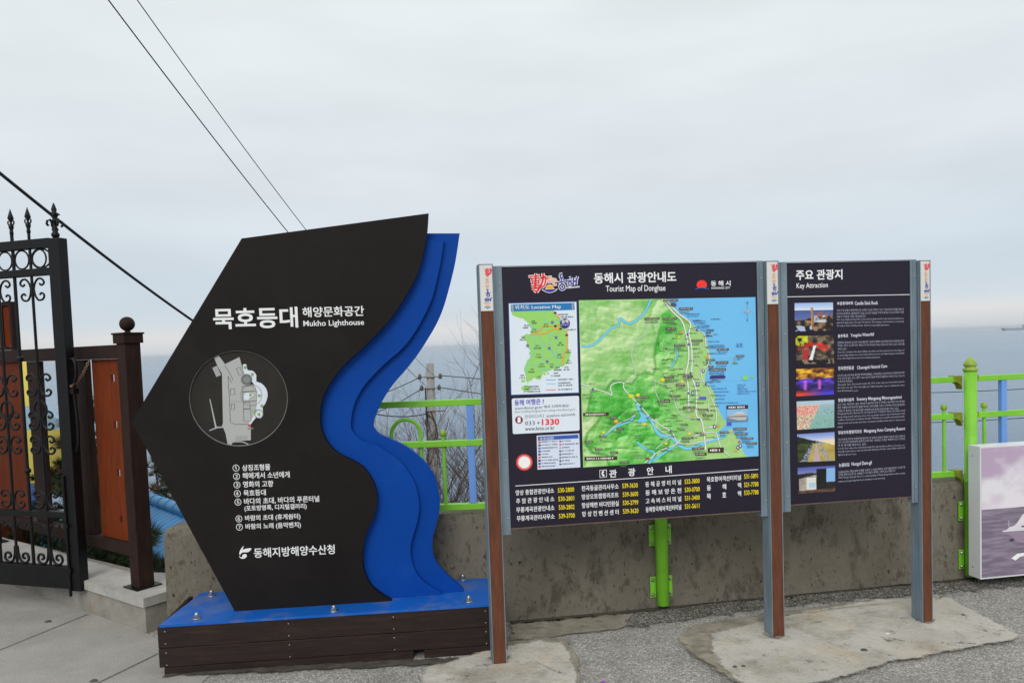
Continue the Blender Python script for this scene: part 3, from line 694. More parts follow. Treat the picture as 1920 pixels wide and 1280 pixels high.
# --- telephone list
A = Art(BP); A.crop(950, 860, 7.68)
A.strip([(125, 388), (1920, 272)], 9, WHT, 0); 
A.text('관', 1480, 266, 1585, 260, 108, WHT, .02); A.text('광', 1752, 250, 1852, 243, 112, WHT, .02)
A.poly([(1335, 160), (1440, 152), (1443, 262), (1340, 270)], WHT, 0); A.poly([(1342, 167), (1433, 160), (1436, 256), (1347, 263)], (42, 38, 52), 1)
A.poly(catmull([(1385, 170), (1398, 172), (1402, 192), (1390, 200), (1390, 218), (1405, 225), (1408, 246), (1394, 252), (1376, 238), (1368, 210), (1373, 182)], 3, True), WHT, 2)
rows_ = [('망상 종합관광안내소', 133, 525, 682, 490, '530-2800', 738, 485, 972, 470), ('추 암 관 광 안 내 소', 138, 645, 686, 610, '530-2801', 745, 608, 972, 595),
         ('무릉계곡관광안내소', 140, 772, 688, 737, '530-2802', 752, 730, 978, 720), ('무릉계곡관리사무소', 147, 895, 690, 862, '539-3700', 753, 855, 982, 843),
         ('천곡동굴관리사무소', 1080, 463, 1612, 430, '539-3630', 1665, 420, 1888, 410), ('망상오토캠핑리조트', 1083, 585, 1612, 553, '539-3600', 1672, 545, 1893, 533),
         ('망상해변 바다민원실', 1086, 707, 1614, 675, '530-2799', 1673, 665, 1895, 655), ('망 상 컨 벤 션 센 터', 1090, 832, 1614, 798, '539-3620', 1675, 787, 1897, 775)]
def prow(r): 
    A.text(r[0], r[1], r[2], r[3], r[4], 76, WHT, .014)
    A.text(r[5], r[6], r[7], r[8], r[9], 66, YEL, .012)
for r_ in rows_: prow(r_)
A.crop(1190, 860, 7.68)
A.strip([(70, 273), (1780, 150)], 9, WHT, 0)
A.text('안', 178, 228, 272, 222, 108, WHT, .02); A.text('내', 447, 208, 532, 202, 108, WHT, .02)
for r_ in [('동 해 공 영 터 미 널', 155, 405, 670, 370, '532-3800', 720, 360, 935, 345), ('동 해 보 양 온 천', 157, 525, 672, 490, '530-0700', 722, 478, 937, 465),
           ('고 속 버 스 터 미 널', 160, 645, 672, 610, '531-3400', 722, 597, 937, 585), ('동해항국제여객선터미널', 160, 768, 672, 728, '531-5611', 722, 717, 932, 703),
           ('묵호항여객선터미널', 1040, 335, 1532, 302, '531-5891', 1577, 285, 1775, 275)]: prow(r_)
for ch, x0, x1, y in (('동', 1040, 1098, 457), ('해', 1265, 1318, 437), ('역', 1485, 1533, 418), ('묵', 1040, 1098, 577), ('호', 1262, 1318, 553), ('역', 1485, 1533, 537)):
    A.text(ch, x0, y, x1, y-3, 76, WHT, .018)
A.text('521-7788', 1577, 405, 1782, 393, 66, YEL, .012); A.text('533-7788', 1577, 520, 1783, 508, 66, YEL, .012)
A.build('telephone_list', pan1)

# --- location map
A = Art(BP); A.crop(940, 560, 7.11)
PALE = (206, 216, 232)
A.poly([(88, 50), (1012, 28), (1042, 1262), (123, 1292)], (20, 60, 120), -1)
A.poly([(100, 65), (1000, 42), (1030, 1248), (135, 1278)], PALE, 0)
A.poly([(125, 76), (973, 54), (978, 148), (128, 170)], (28, 112, 170), 1)
A.poly([(133, 76), (160, 75), (163, 168), (136, 169)], (150, 150, 160), 2); A.poly([(938, 56), (962, 55), (965, 148), (941, 149)], (150, 150, 160), 2)
A.text('위치도 Location Map', 183, 152, 795, 140, 66, (225, 232, 245), .006, 3)
kor = [(130, 172), (690, 160), (720, 190), (790, 280), (850, 400), (880, 480), (885, 640), (915, 740), (890, 840), (820, 905), (740, 925), (650, 960), (560, 975), (535, 1030), (480, 1075), (440, 1050), (355, 1120), (330, 1090), (320, 1000), (300, 930), (330, 850), (390, 770), (365, 720), (395, 700), (340, 610), (335, 540), (275, 520), (320, 470), (400, 465), (380, 440), (400, 420), (370, 330), (300, 270), (150, 222)]
rk = random.Random(3); kk = []
for i in range(len(kor)):
    a, b = kor[i], kor[(i+1) % len(kor)]
    for j in range(4):
        t = j/4; kk.append((a[0]+(b[0]-a[0])*t+rk.uniform(-9, 9)*(i > 0), a[1]+(b[1]-a[1])*t+rk.uniform(-9, 9)*(i > 0)))
A.poly(kk, (142, 198, 100), 1)
A.disc(330, 1190, 62, (142, 198, 100), 1, 40); A.disc(292, 1095, 26, (142, 198, 100), 1, 20); A.disc(505, 1050, 30, (142, 198, 100), 1, 26); A.disc(575, 1000, 18, (142, 198, 100), 1); A.disc(620, 990, 12, (142, 198, 100), 1, 20)
LB = (120, 190, 190)
for r_ in ([(345, 540), (400, 470), (440, 440)], [(450, 470), (445, 600), (430, 780)], [(520, 470), (515, 600), (545, 700), (560, 820)], [(350, 640), (395, 700), (380, 860), (450, 890), (560, 840), (720, 770), (860, 680)], [(540, 580), (650, 600), (640, 480), (580, 470)], [(530, 625), (640, 660), (720, 760)], [(740, 560), (730, 700), (780, 830)], [(660, 460), (730, 520)], [(340, 870), (330, 1000)], [(490, 940), (620, 940), (720, 880), (820, 890)], [(640, 600), (690, 740)], [(370, 330), (430, 400), (540, 400)], [(570, 240), (600, 320), (720, 300), (790, 280)]):
    A.strip(r_, 8, LB, 2)
for r_ in ([(700, 165), (740, 215), (790, 280)], [(400, 465), (580, 462), (640, 430), (735, 395), (790, 430)], [(450, 437), (520, 420), (545, 380), (640, 358), (720, 365), (790, 335)], [(860, 405), (880, 480), (875, 680), (835, 720), (815, 880)]):
    A.strip(r_, 15, (232, 150, 50), 3)
for x, y in ((718, 187), (720, 363), (790, 398), (872, 483)): A.disc(x, y, 20, (50, 45, 50), 4, 14, 10)
for x, y in ((680, 313), (350, 622), (640, 657), (730, 515), (612, 835)): A.rect(x-16, y-18, x+16, y+18, (60, 110, 180), 4); A.rect(x-16, y-18, x+16, y-8, (200, 70, 70), 5)
for x, y, wd in ((430, 300, 55), (440, 325, 65), (335, 355, 60), (330, 385, 80), (440, 408, 50), (440, 438, 80), (595, 340, 50), (595, 368, 70), (292, 515, 50), (290, 545, 85), (485, 625, 55), (482, 658, 95), (495, 742, 55), (498, 778, 80), (792, 585, 50), (795, 615, 85), (905, 685, 50), (905, 715, 85), (775, 745, 55), (775, 782, 75), (905, 822, 55), (900, 853, 70), (540, 870, 55), (540, 902, 100), (675, 872, 50), (675, 905, 50), (870, 910, 50), (868, 942, 75), (750, 915, 55), (760, 948, 120), (730, 990, 55), (730, 1025, 125), (405, 940, 55), (402, 975, 95), (280, 1020, 45), (280, 1052, 75), (825, 210, 130), (870, 243, 180), (935, 412, 115), (410, 1170, 190), (410, 1202, 200), (412, 1236, 220)):
    A.micro(x-wd/2, x+wd/2, y, 17, (70, 90, 75), 4, -.02)
A.disc(848, 328, 66, (38, 36, 125), 5); A.text('동해', 805, 330, 892, 326, 52, (225, 225, 240), .02, 6); A.text('Donghae', 795, 362, 902, 358, 26, (200, 205, 235), .0, 6)
A.rect(597, 1076, 722, 1084, (90, 150, 220), 2, -.02)
for k in range(4): A.rect(597+k*34, 1128, 619+k*34, 1136, (110, 165, 225), 2)
A.rect(597, 1208, 722, 1217, (225, 110, 80), 2, -.02)
for y, wd in ((1075, 200), (1122, 170), (1155, 190), (1208, 185)): A.micro(757, 757+wd, y, 18, (95, 105, 125), 2, -.03)
A.build('location_map', pan1)

# --- information card, index, badge
A = Art(BP); A.crop(940, 730, 8.0)
def rrect(q, r, n=5):
    out = []
    for i in range(4):
        p, c, nx = np.array(q[i-1], float), np.array(q[i], float), np.array(q[(i+1) % 4], float)
        a = c+(p-c)/np.linalg.norm(p-c)*r; b = c+(nx-c)/np.linalg.norm(nx-c)*r
        for k in range(n+1):
            t = k/n; out.append(tuple((1-t)**2*a+2*t*(1-t)*c+t*t*b))
    return out
A.poly(rrect([(155, 135), (1165, 93), (1175, 615), (172, 668)], 28), (208, 216, 230), 0)
A.text('동해 여행은 ?', 200, 245, 640, 220, 88, (95, 85, 175), .02, 1, 2)
A.text('www.dhtour.go.kr 에서 시작하세요!', 203, 312, 1017, 270, 54, (70, 75, 85), .005)
A.text('Start travelling Donghae from visiting www.dhtour.go.kr', 203, 362, 1112, 322, 46, (110, 115, 128), 0)
A.disc(265, 455, 58, (125, 35, 40), 1); A.text('i', 252, 492, 280, 490, 74, (235, 225, 225), .04, 2, 2, .15)
A.text('전국어디서나', 352, 440, 645, 420, 58, (90, 95, 105), 0); A.text('anywhere nationwide', 680, 432, 1110, 405, 62, (90, 95, 105), 0)
A.text('033', 357, 535, 503, 530, 60, (55, 60, 70), .0); A.text('+', 535, 522, 583, 520, 48, (70, 75, 85), 0); A.text('1330', 612, 532, 868, 524, 86, (225, 45, 50), .03)
A.text('www.knto.or.kr', 357, 618, 798, 600, 58, (70, 75, 85), .005)
A.build('information_card', pan1)
A = Art(BP); A.crop(940, 730, 8.0)
A.poly([(530, 690), (1168, 658), (1185, 1165), (543, 1200)], (200, 208, 225), 0)
A.poly([(545, 706), (1153, 674), (1158, 730), (549, 765)], (48, 85, 165), 1); A.rect(552, 712, 572, 758, (110, 115, 130), 2)
A.text('범 례 INDEX', 585, 757, 790, 745, 42, (200, 210, 235), .02, 2)
ic = [(215, 70, 65), (70, 75, 100), (90, 105, 160), (60, 75, 130), (60, 70, 110), (215, 90, 85), (40, 40, 45), (50, 80, 150), (190, 90, 110)]
for k in range(9):
    y = 790+k*46; A.rect(555, y-16, 590, y+16, ic[k], 1); A.micro(603, 603+[245, 240, 245, 135, 110, 175, 250, 215, 215][k], y-6, 20, (95, 105, 125), 1, -.045)
ic2 = [(110, 100, 80), (215, 95, 70), (130, 160, 225), (100, 90, 70), (90, 95, 105), (95, 105, 120), (60, 65, 75), (90, 95, 105)]
for k in range(8):
    y = 776+k*49; A.rect(870, y-14, 900, y+14, ic2[k], 1); A.micro(912, 912+[135, 245, 115, 175, 165, 230, 130, 190][k], y-5, 20, (95, 105, 125), 1, -.045)
A.build('index_card', pan1)
A = Art(BP); A.crop(940, 730, 8.0)
A.disc(345, 1090, 124, (200, 60, 60), 0); A.disc(345, 1090, 112, (228, 95, 85), 1); A.disc(345, 1090, 92, (236, 205, 200), 2); A.disc(345, 1090, 84, (224, 228, 236), 3)
A.build('round_badge', pan1)

# --- the big map
A = Art(BP); A.crop(1080, 550, 3.88)
coast = [(650, 38), (700, 90), (760, 150), (800, 190), (840, 215), (880, 255), (930, 290), (950, 330), (960, 390), (975, 440), (985, 490), (965, 530), (950, 560), (935, 610), (955, 650), (985, 690), (1015, 740), (1015, 790), (1040, 850), (1070, 910), (1092, 930), (1085, 960), (1030, 1010), (1045, 1030), (1120, 985), (1145, 1010), (1190, 1070), (1200, 1110), (1250, 1190), (1400, 1200), (1400, 0), (690, 0)]
coast = catmull(coast, 3, True)
inner = [(655, 115), (620, 150), (605, 270), (575, 400), (570, 470), (580, 540), (560, 590), (510, 570), (440, 600), (405, 660), (270, 630), (215, 700), (110, 715), (95, 800), (85, 865), (180, 895), (150, 940), (80, 1020), (60, 1090), (125, 1160), (220, 1175), (250, 1300), (760, 1300), (860, 1180), (1400, 1250), (1400, 300), (900, 150)]
cor = [(20, 50), (1305, 27), (1328, 1182), (52, 1265)]
def mapfn(U, V):
    tl, tr, br, bl = [np.array(c, float) for c in cor]
    X = (tl[0]*(1-U)+tr[0]*U)*(1-V)+(bl[0]*(1-U)+br[0]*U)*V; Y = (tl[1]*(1-U)+tr[1]*U)*(1-V)+(bl[1]*(1-U)+br[1]*U)*V
    Us, Vs = U*.8+V*.35, V*.9-U*.45
    ridged = lambda s, o: 1-np.abs(2*fbm(Us+5, Vs+5, s, s*1.5, o, 3)-1)
    h = ridged(3.6, 11)*1.2+.5*ridged(8, 25)+.16*ridged(18, 48)+.08*fbm(Us+3, Vs+3, 40, 50, 31, 2)
    sh = (np.roll(h, 1, 0)-np.roll(h, -1, 0))*1.0+(np.roll(h, 1, 1)-np.roll(h, -1, 1))*1.0
    sh[0], sh[-1] = 0, 0; sh[:, 0] = 0; sh[:, -1] = 0
    sh = np.clip(sh*7.0, -1, 1)
    flat = np.clip((X-620)/260, 0, 1)*np.clip((Y-100)/100, 0, 1)*.8
    sh = sh*(1-flat)
    big = fbm(U+2, V+2, 4, 4, 77, 3)
    out_l = mixc(np.clip((big-.35)*2.2, 0, 1), (140, 192, 114), (184, 208, 152)); out_l += sh[..., None]*np.array([46, 26, 44])
    in_l = mixc(np.clip((big-.3)*2.0, 0, 1), (86, 176, 72), (138, 194, 106)); in_l = mixc(flat, in_l, (168, 202, 132)); in_l += sh[..., None]*np.array([66, 40, 56])
    ins = inpoly(X, Y, inner); c = np.where(ins[..., None], in_l, out_l)
    edge = np.zeros(X.shape)
    n_ = len(inner)
    for i in range(2, 21):
        (x1, y1), (x2, y2) = inner[i], inner[i+1]
        dx, dy = x2-x1, y2-y1; t = np.clip(((X-x1)*dx+(Y-y1)*dy)/(dx*dx+dy*dy), 0, 1)
        edge = np.maximum(edge, np.exp(-((np.hypot(X-x1-t*dx, Y-y1-t*dy))/9)**2))
    c = mixc(edge*.55, c, (60, 120, 40))
    c = np.where(inpoly(X, Y, coast)[..., None], np.array([104, 178, 236])+(fbm(U, V, 3, 3, 5, 2)[..., None]-.5)*10, c)
    return c
A.image(cor, 250, 225, mapfn, 0)
for r_, wd in (([(40, 385), (130, 370), (250, 260), (310, 230), (320, 180), (390, 220), (490, 150), (545, 45)], 13), ([(440, 800), (480, 880), (540, 910), (600, 1020), (690, 1045), (760, 1110), (830, 1125), (950, 1080), (1060, 1045), (1110, 1000)], 20), ([(200, 1040), (290, 970), (390, 930), (430, 885)], 12), ([(445, 1080), (500, 1125), (570, 1160), (530, 1235)], 13), ([(690, 540), (740, 440), (720, 400)], 9), ([(560, 1220), (640, 1160), (720, 1110)], 13)):
    A.strip(r_, wd+5, (60, 130, 140), 1, 5); A.strip(r_, wd, (112, 196, 226), 2, 5)
A.poly([(470, 860), (500, 880), (520, 930), (480, 940), (440, 935), (470, 900)], (112, 190, 230), 3)
roads = [([(650, 66), (700, 130), (770, 200), (800, 290), (815, 370), (820, 480), (800, 590), (815, 660), (822, 860)], 13), ([(670, 60), (740, 140), (832, 215), (822, 290), (840, 380), (845, 500), (842, 600), (870, 680), (880, 750), (875, 880), (920, 940), (945, 1140)], 13),
         ([(835, 255), (880, 262), (935, 300), (945, 380), (968, 450), (960, 520), (915, 560), (920, 620), (960, 690), (990, 770), (1020, 850), (1010, 960), (935, 975)], 8), ([(35, 655), (120, 690), (215, 715), (262, 738), (250, 680), (290, 650), (345, 650), (348, 688), (400, 750), (470, 820), (540, 900), (620, 960), (700, 1010), (740, 1080), (830, 1092), (1000, 1058)], 9),
         ([(555, 948), (640, 1012), (690, 1032)], 7), ([(500, 1232), (600, 1150), (720, 1100), (760, 1060)], 9), ([(830, 1075), (880, 1030), (1010, 1010), (1055, 1120), (1120, 1180)], 9), ([(230, 1010), (300, 950), (390, 910), (430, 880)], 6), ([(520, 220), (500, 290), (430, 360), (405, 450), (435, 590)], 5), ([(350, 650), (400, 635), (440, 600)], 6),
         ([(545, 620), (580, 640), (640, 660), (700, 655), (790, 640)], 5), ([(660, 660), (700, 740), (760, 880), (850, 900)], 5), ([(870, 640), (930, 640)], 6), ([(960, 780), (975, 880)], 6), ([(575, 640), (580, 720), (620, 800)], 4), ([(930, 980), (1000, 965)], 6), ([(910, 560), (880, 490), (890, 420), (930, 380)], 4), ([(640, 330), (630, 390), (700, 400), (710, 380)], 4), ([(580, 1130), (640, 1080), (700, 1040)], 5), ([(740, 930), (800, 990), (880, 1030)], 4)]
for r_, wd in roads: A.strip(r_, wd*.62+3.5, (128, 150, 118), 3, 5)
for r_, wd in roads: A.strip(r_, wd*.62, (226, 230, 228), 4, 5)
for (x0, x1, y, h_) in [(635, 742, 50, 16), (750, 850, 112, 16), (498, 608, 184, 14), (630, 735, 184, 14), (652, 728, 256, 14), (712, 795, 378, 14), (840, 922, 344, 14), (1025, 1112, 407, 14), (1165, 1225, 455, 12), (945, 1008, 483, 12), (1018, 1108, 503, 18), (965, 1092, 556, 14), (778, 850, 604, 14), (640, 712, 610, 14), (726, 795, 670, 14), (432, 527, 756, 16), (690, 760, 746, 14), (595, 685, 784, 16), (778, 870, 830, 16), (890, 963, 845, 14), (920, 995, 887, 14), (248, 303, 903, 14), (295, 348, 985, 14), (170, 222, 1040, 14), (68, 122, 1078, 14), (138, 192, 1133, 14), (250, 305, 1157, 16), (318, 388, 1228, 14), (845, 930, 1127, 16), (868, 950, 1168, 20), (1045, 1110, 1010, 14), (1145, 1242, 985, 16), (1160, 1250, 1022, 14), (1205, 1290, 1055, 14), (1240, 1318, 1090, 14), (770, 850, 1052, 14), (945, 980, 285, 12), (963, 1000, 532, 12)]:
    A.rect(x0, y-h_/2, x1, y+h_/2, (66, 52, 40), 6, -.02); A.micro(x0+6, x1-6, y, h_*.5, (180, 175, 165), 7, -.02)
    for q in (1, 2): A.micro(x0+4, x1-random.uniform(8, 30), y+h_*(.5+q*.8), 7, (95, 115, 90) if x0 < 940 else (70, 110, 150), 6, -.02)
for (x0, x1, y, h_) in [(52, 238, 880, 22), (62, 300, 1201, 26), (960, 1075, 1140, 36), (1095, 1252, 828, 28)]:
    A.rect(x0, y-h_/2, x1, y+h_/2, (58, 36, 30), 6, -.025); A.micro(x0+15, x1-25, y, h_*.5, (215, 210, 205), 7, -.025)
for x0, x1, y in ((800, 900, 150), (810, 890, 166), (850, 940, 202), (860, 930, 216), (880, 975, 235), (890, 970, 248), (900, 1005, 268), (960, 1045, 350), (965, 1080, 378), (990, 1080, 390), (940, 1055, 642), (990, 1095, 692), (1000, 1110, 715), (1005, 1085, 742), (1010, 1080, 768), (1010, 1180, 796), (1175, 1240, 665), (1175, 1225, 680), (1175, 1250, 695), (1175, 1310, 712), (1175, 1260, 728), (1165, 1215, 386), (330, 430, 865), (320, 430, 880), (405, 520, 1180), (400, 520, 1195), (540, 610, 880), (540, 605, 905), (575, 625, 40), (555, 610, 548), (90, 145, 655), (50, 100, 735), (660, 740, 905), (840, 905, 705), (850, 900, 770), (800, 850, 790)):
    A.micro(x0, x1, y, 7, (60, 100, 140) if x0 > 780 and y < 800 or x0 > 990 else (90, 110, 80), 6, -.015)
for k in range(110):
    x_, y_ = random.uniform(600, 1010), random.uniform(180, 1180); wd_ = random.uniform(25, 70); A.micro(x_, x_+wd_, y_, 7, random.choice(((86, 104, 78), (70, 60, 50), (95, 112, 86))), 5, -.015)
for k in range(26):
    x_, y_ = random.uniform(70, 560), random.uniform(760, 1200); A.micro(x_, x_+random.uniform(30, 80), y_, 7, (78, 104, 66), 5, -.015)
for x, y, r_, cc in ((632, 628, 17, (220, 205, 40)), (400, 745, 20, (200, 205, 50)), (450, 738, 16, (215, 205, 50)), (290, 930, 16, (220, 170, 60)), (500, 950, 14, (220, 200, 50)), (768, 282, 11, (235, 150, 50)), (950, 460, 10, (235, 150, 50)), (1035, 968, 11, (235, 150, 50)), (850, 890, 10, (235, 150, 50)), (825, 1018, 13, (215, 205, 60)), (655, 1090, 12, (215, 205, 60)), (775, 640, 14, (220, 200, 70)), (200, 1010, 12, (215, 205, 60)), (908, 423, 16, (120, 190, 70)), (710, 82, 22, (70, 85, 110)), (748, 318, 13, (180, 200, 60)), (810, 200, 9, (220, 150, 60)), (522, 1200, 14, (140, 90, 50)), (1130, 1005, 10, (220, 160, 120)), (1188, 1078, 10, (200, 80, 60)), (1163, 1140, 10, (230, 160, 60))):
    A.disc(x, y, r_, cc, 6, r_*.75, 12)
for x, y in ((895, 915), (820, 370), (812, 298), (835, 580), (690, 1000), (475, 822), (818, 725), (122, 697), (945, 658), (880, 265)): A.disc(x, y, 9, (80, 90, 150), 6, 9, 10)
for x, y in ((925, 562), (885, 658), (850, 725), (1008, 968), (1178, 1120), (1195, 1108)): A.disc(x, y, 12, (60, 80, 130), 6, 14, 10); A.disc(x, y, 6, (220, 225, 235), 7, 7, 8)
A.rect(897, 750, 948, 772, (90, 90, 190), 6); A.rect(1098, 938, 1132, 960, (80, 80, 190), 6)
A.poly([(972, 608), (985, 596), (1075, 592), (1090, 605), (1080, 620), (975, 622)], (50, 55, 120), 7); A.strip([(965, 562), (965, 625), (1095, 622), (1095, 558)], 2, (190, 205, 225), 6, 1)
A.image([(1098, 843), (1250, 838), (1252, 928), (1099, 934)], 24, 12, lambda U, V: mixc(np.clip((V-.55)*6, 0, 1), (128, 178, 215), (95, 130, 160)), 7)
A.poly([(1103, 892), (1130, 884), (1150, 872), (1172, 862), (1215, 862), (1240, 880), (1246, 890), (1236, 920), (1180, 922), (1110, 905)], (178, 178, 176), 8); A.poly([(1103, 894), (1245, 888), (1242, 896), (1106, 899)], (105, 100, 98), 9); A.poly([(1150, 872), (1172, 862), (1215, 862), (1225, 870)], (205, 205, 205), 9)
for k in range(8):
    a = k*pi/4; r_ = 36 if k % 2 == 0 else 20; cx_, cy_ = 1247, 130
    for sgn, cc in ((1, (235, 238, 242)), (-1, (90, 110, 130))):
        A.poly([(cx_, cy_), (cx_+r_*sin(a), cy_-r_*cos(a)), (cx_+8*sin(a+sgn*pi/8), cy_-8*cos(a+sgn*pi/8))], cc, 6)
A.strip([(1247, 70), (1247, 190)], 2, (110, 130, 150), 6, 1)
A.text('N', 1242, 74, 1252, 74, 14, (60, 80, 110), .02, 7); A.text('S', 1242, 200, 1252, 200, 12, (60, 80, 110), .02, 7)
A.text('동 해', 1168, 382, 1208, 380, 20, (60, 90, 190), .01, 6)
A.poly(catmull([(1212, 615), (1222, 598), (1245, 596), (1248, 618), (1232, 632), (1215, 628)], 3, True), (130, 200, 110), 6); A.disc(1283, 608, 12, (120, 195, 110), 6, 8)
A.rect(1152, 460, 1157, 505, (150, 120, 110), 7); A.disc(1157, 507, 22, (90, 150, 70), 6, 6)
A.strip([(1000, 465), (1150, 460)], 1.6, (150, 205, 235), 6, 1); A.strip([(990, 625), (1310, 625)], 1.6, (140, 200, 235), 6, 1)
A.build('tourist_map', pan1)

# --- key attractions
A = Art(BP); A.crop(1420, 480, 5.334)
A.text('주요 관광지', 387, 240, 850, 232, 100, WHT, .022, res=3); A.text('Key Attraction', 393, 338, 705, 328, 66, WHT, .008, res=3)
A.strip([(300, 408), (1525, 385)], 6, WHT, 0)
A.build('title_lettering', pan2); A = Art(BP); A.crop(1420, 480, 5.334)
H1 = (206, 208, 222); T1 = (168, 170, 190)
def flush():
    global A
    z_ = A.z; A.build('attraction_text', pan2); A = Art(BP); A.z = z_
def para(lines, x0, h_):
    for (s_, yl, x1, yr) in lines: A.text(s_, x0, yl+h_*.55, x1, yr+h_*.55, h_, T1, 0, res=1)
A.text('추암촛대바위', 797, 491, 955, 486, 33, H1, .02); A.text('Candle Stick Rock', 975, 489, 1205, 484, 36, H1, .012)
para([('애국가 첫 소절의 배경화면으로 유명한 이곳은 주변의 기암, 기암괴석과 바닷물 색을 한', 543, 1465, 530), ('데 섞어 보여주는 촛대바위가 있는 곳으로 하늘을 향해 우뚝 솟아 있으며 특히 이른', 574, 1465, 560), ('해돋이가 장관을 이루는 해안선입니다.', 605, 1085, 599),
      ('The rosy dawn around this rock is the background for the national anthem as', 637, 1463, 622), ('played at daybreak on Korean TV stations. The strange rock formations created by', 667, 1465, 653), ('the waves elicit a feeling of awe. Sunrise is especially impressive.', 697, 1320, 688)], 795, 23)
flush()
A.text('용추폭포', 805, 817, 908, 812, 34, H1, .02); A.text('Yongchu Waterfall', 933, 818, 1165, 806, 42, H1, .012)
para([('무릉계곡 청옥산에 있으며 이어서 떨어진 기암괴석 절벽의 웅장 폭포의 용이 승천하는 듯한', 865, 1470, 845), ('장관을 이루고 있으며 상단, 중단은 항아리 모양을 하단은 단폭으로 이루고 깊은 웅덩이를', 894, 1470, 878), ('이루고 있다.', 928, 895, 926),
      ('Over the centuries, the water falling over this rock has carved it into the shape of', 962, 1470, 940), ('an ascending dragon. It so also formed three pools, jar-shaped upper and middle', 993, 1470, 970), ('ones, and a big lower pond colored deep jade green.', 1024, 1230, 1010)], 802, 23)
flush()
A.text('천곡천연동굴', 808, 1141, 965, 1133, 36, H1, .02); A.text('Cheongok Natural Cave', 998, 1142, 1298, 1124, 44, H1, .012)
para([('1991년 6월 24일 처음 발견된 천곡천연동굴은, 국내에서는 유일하게 시의 중심부에 위치', 1193, 1470, 1163), ('하고 있으며 높이 10m, 연장 1.4km 길이의 천연 석회석 동굴로서 생성시기는 약 4-5억', 1222, 1470, 1195), ('년 전으로 추정된다.', 1252, 955, 1248)], 805, 23)
A.crop(1420, 700, 4.923)
para([('Cheongok Cave, discovered on June 24, 1991, is the only one of its kind located in', 105, 1358, 75), ('the heart of a city. This 10m-high and 1.4km-long lime cave is estimated to date', 133, 1358, 107), ('back 400-500million years.', 162, 932, 156)], 742, 21)
flush()
A.text('망상명사십리', 747, 263, 890, 255, 32, H1, .02); A.text('Scenery Mangsang Myeongsasimni', 918, 260, 1332, 240, 40, H1, .012)
para([('얕은 수심, 최장해수, 넓은 백사장과 울창한 송림 등 천혜의 해수욕장이란 명성을', 287, 1360, 255), ('매년 여름철이면 피서객의 물결 명소로 인산인해를 이루고 근방에는 망상오토캠핑장', 315, 1360, 285), ('리조트 등 숙박 및 각종 편의시설이 복합적으로 조성된 관광단지를 가지고 있다.', 345, 1305, 320),
      ('Mangsang Beach is famous for its long stretch of shallow water and white sand', 373, 1363, 340), ('beach fringed with lush pine trees. It is a popular vacation spot that bustles with', 403, 1363, 368), ('a million vacationers in summer months. Nearby are a seaside amusement park,', 430, 1360, 395), ('deluxe hotels and motels, and other convenience facilities that cater to visitors year', 460, 1363, 425), ('round.', 490, 788, 488)], 742, 21)
flush()
A.text('망상오토캠핑리조트', 748, 561, 965, 549, 32, H1, .02); A.text('Mangsang Auto Camping Resort', 985, 554, 1363, 530, 40, H1, .012)
para([('국내 최초로 조성된 자동차전용캠핑장으로 울창한 송림과 깨끗한 백사장, 맑고 푸른 바', 608, 1363, 575), ('다가 어우러진 자연친화적 레저공간이며 캐빈, 아메리칸, 카라반, 여행자하우스가 조성된', 635, 1363, 600), ('숙 등 편의를 제공하고 있다.', 662, 1010, 650),
      ('It is the first camp site exclusively made for automobiles in Korea. It is the eco-', 693, 1363, 660), ('friendly leisure space, surrounded with thick pine forests, clean white sands and', 722, 1363, 683), ('light jade green ocean.', 750, 915, 742)], 746, 21)
flush()
A.text('논골담길', 753, 861, 848, 854, 32, H1, .02); A.text('Nongol Dam-gil', 870, 860, 1055, 846, 42, H1, .012)
para([('논골담길에는 매일 새벽 항해를 나섰던 그 시절 명태와 오징어를 말리던 가난한 묵', 908, 1363, 862), ('호항을 배경으로 살아온 사람들의 이야기들이 벽화로 그려져 있는 마을이다.', 935, 1275, 893),
      ('With Nongol dam-gil, there is a mural painting of Mukhohang Harbor where many', 963, 1363, 918), ('artisan and squid ship had been running in every morning.', 997, 1180, 963)], 748, 21)
flush()

A = Art(BP); A.crop(1420, 480, 5.334)
def ph1(U, V):
    c = mixc(np.clip(V/.26, 0, 1), (140, 170, 225), (205, 215, 225)); c = np.where((V > .27)[..., None], mixc(np.clip((V-.27)/.4, 0, 1), (70, 85, 140), (95, 110, 165)), c)
    n = fbm(U, V, 9, 9, 3, 3); rock = mixc(np.clip((n-.35)*3, 0, 1), (28, 24, 24), (150, 120, 85))
    white = mixc(np.clip((n-.4)*3, 0, 1), (120, 130, 140), (205, 208, 212))
    lowl = V > .62-.22*np.clip((U-.15)*1.2, 0, .6)+.1*(n-.5); c = np.where(lowl[..., None], rock, c)
    c = np.where(((np.abs(V-.58) < .12) & (U > .5) & (n > .45))[..., None], white, c)
    c = np.where(((V > .82) & (U < .45) & (n > .45))[..., None], (165, 175, 205), c)
    stack = (np.abs(U-.45-.03*(V-.3)) < .03+.03*np.clip(V-.35, 0, 1)) & (V > .17) & (V < .8); c = np.where(stack[..., None], mixc(np.clip((U-.42)*10, 0, 1), (205, 150, 95), (100, 65, 40)), c)
    for (u0, vt) in ((.62, .34), (.7, .3), (.83, .36), (.95, .42)):
        q = (np.abs(U-u0) < .03) & (V > vt) & (V < .55); c = np.where(q[..., None], (150, 90, 55), c)
    return c
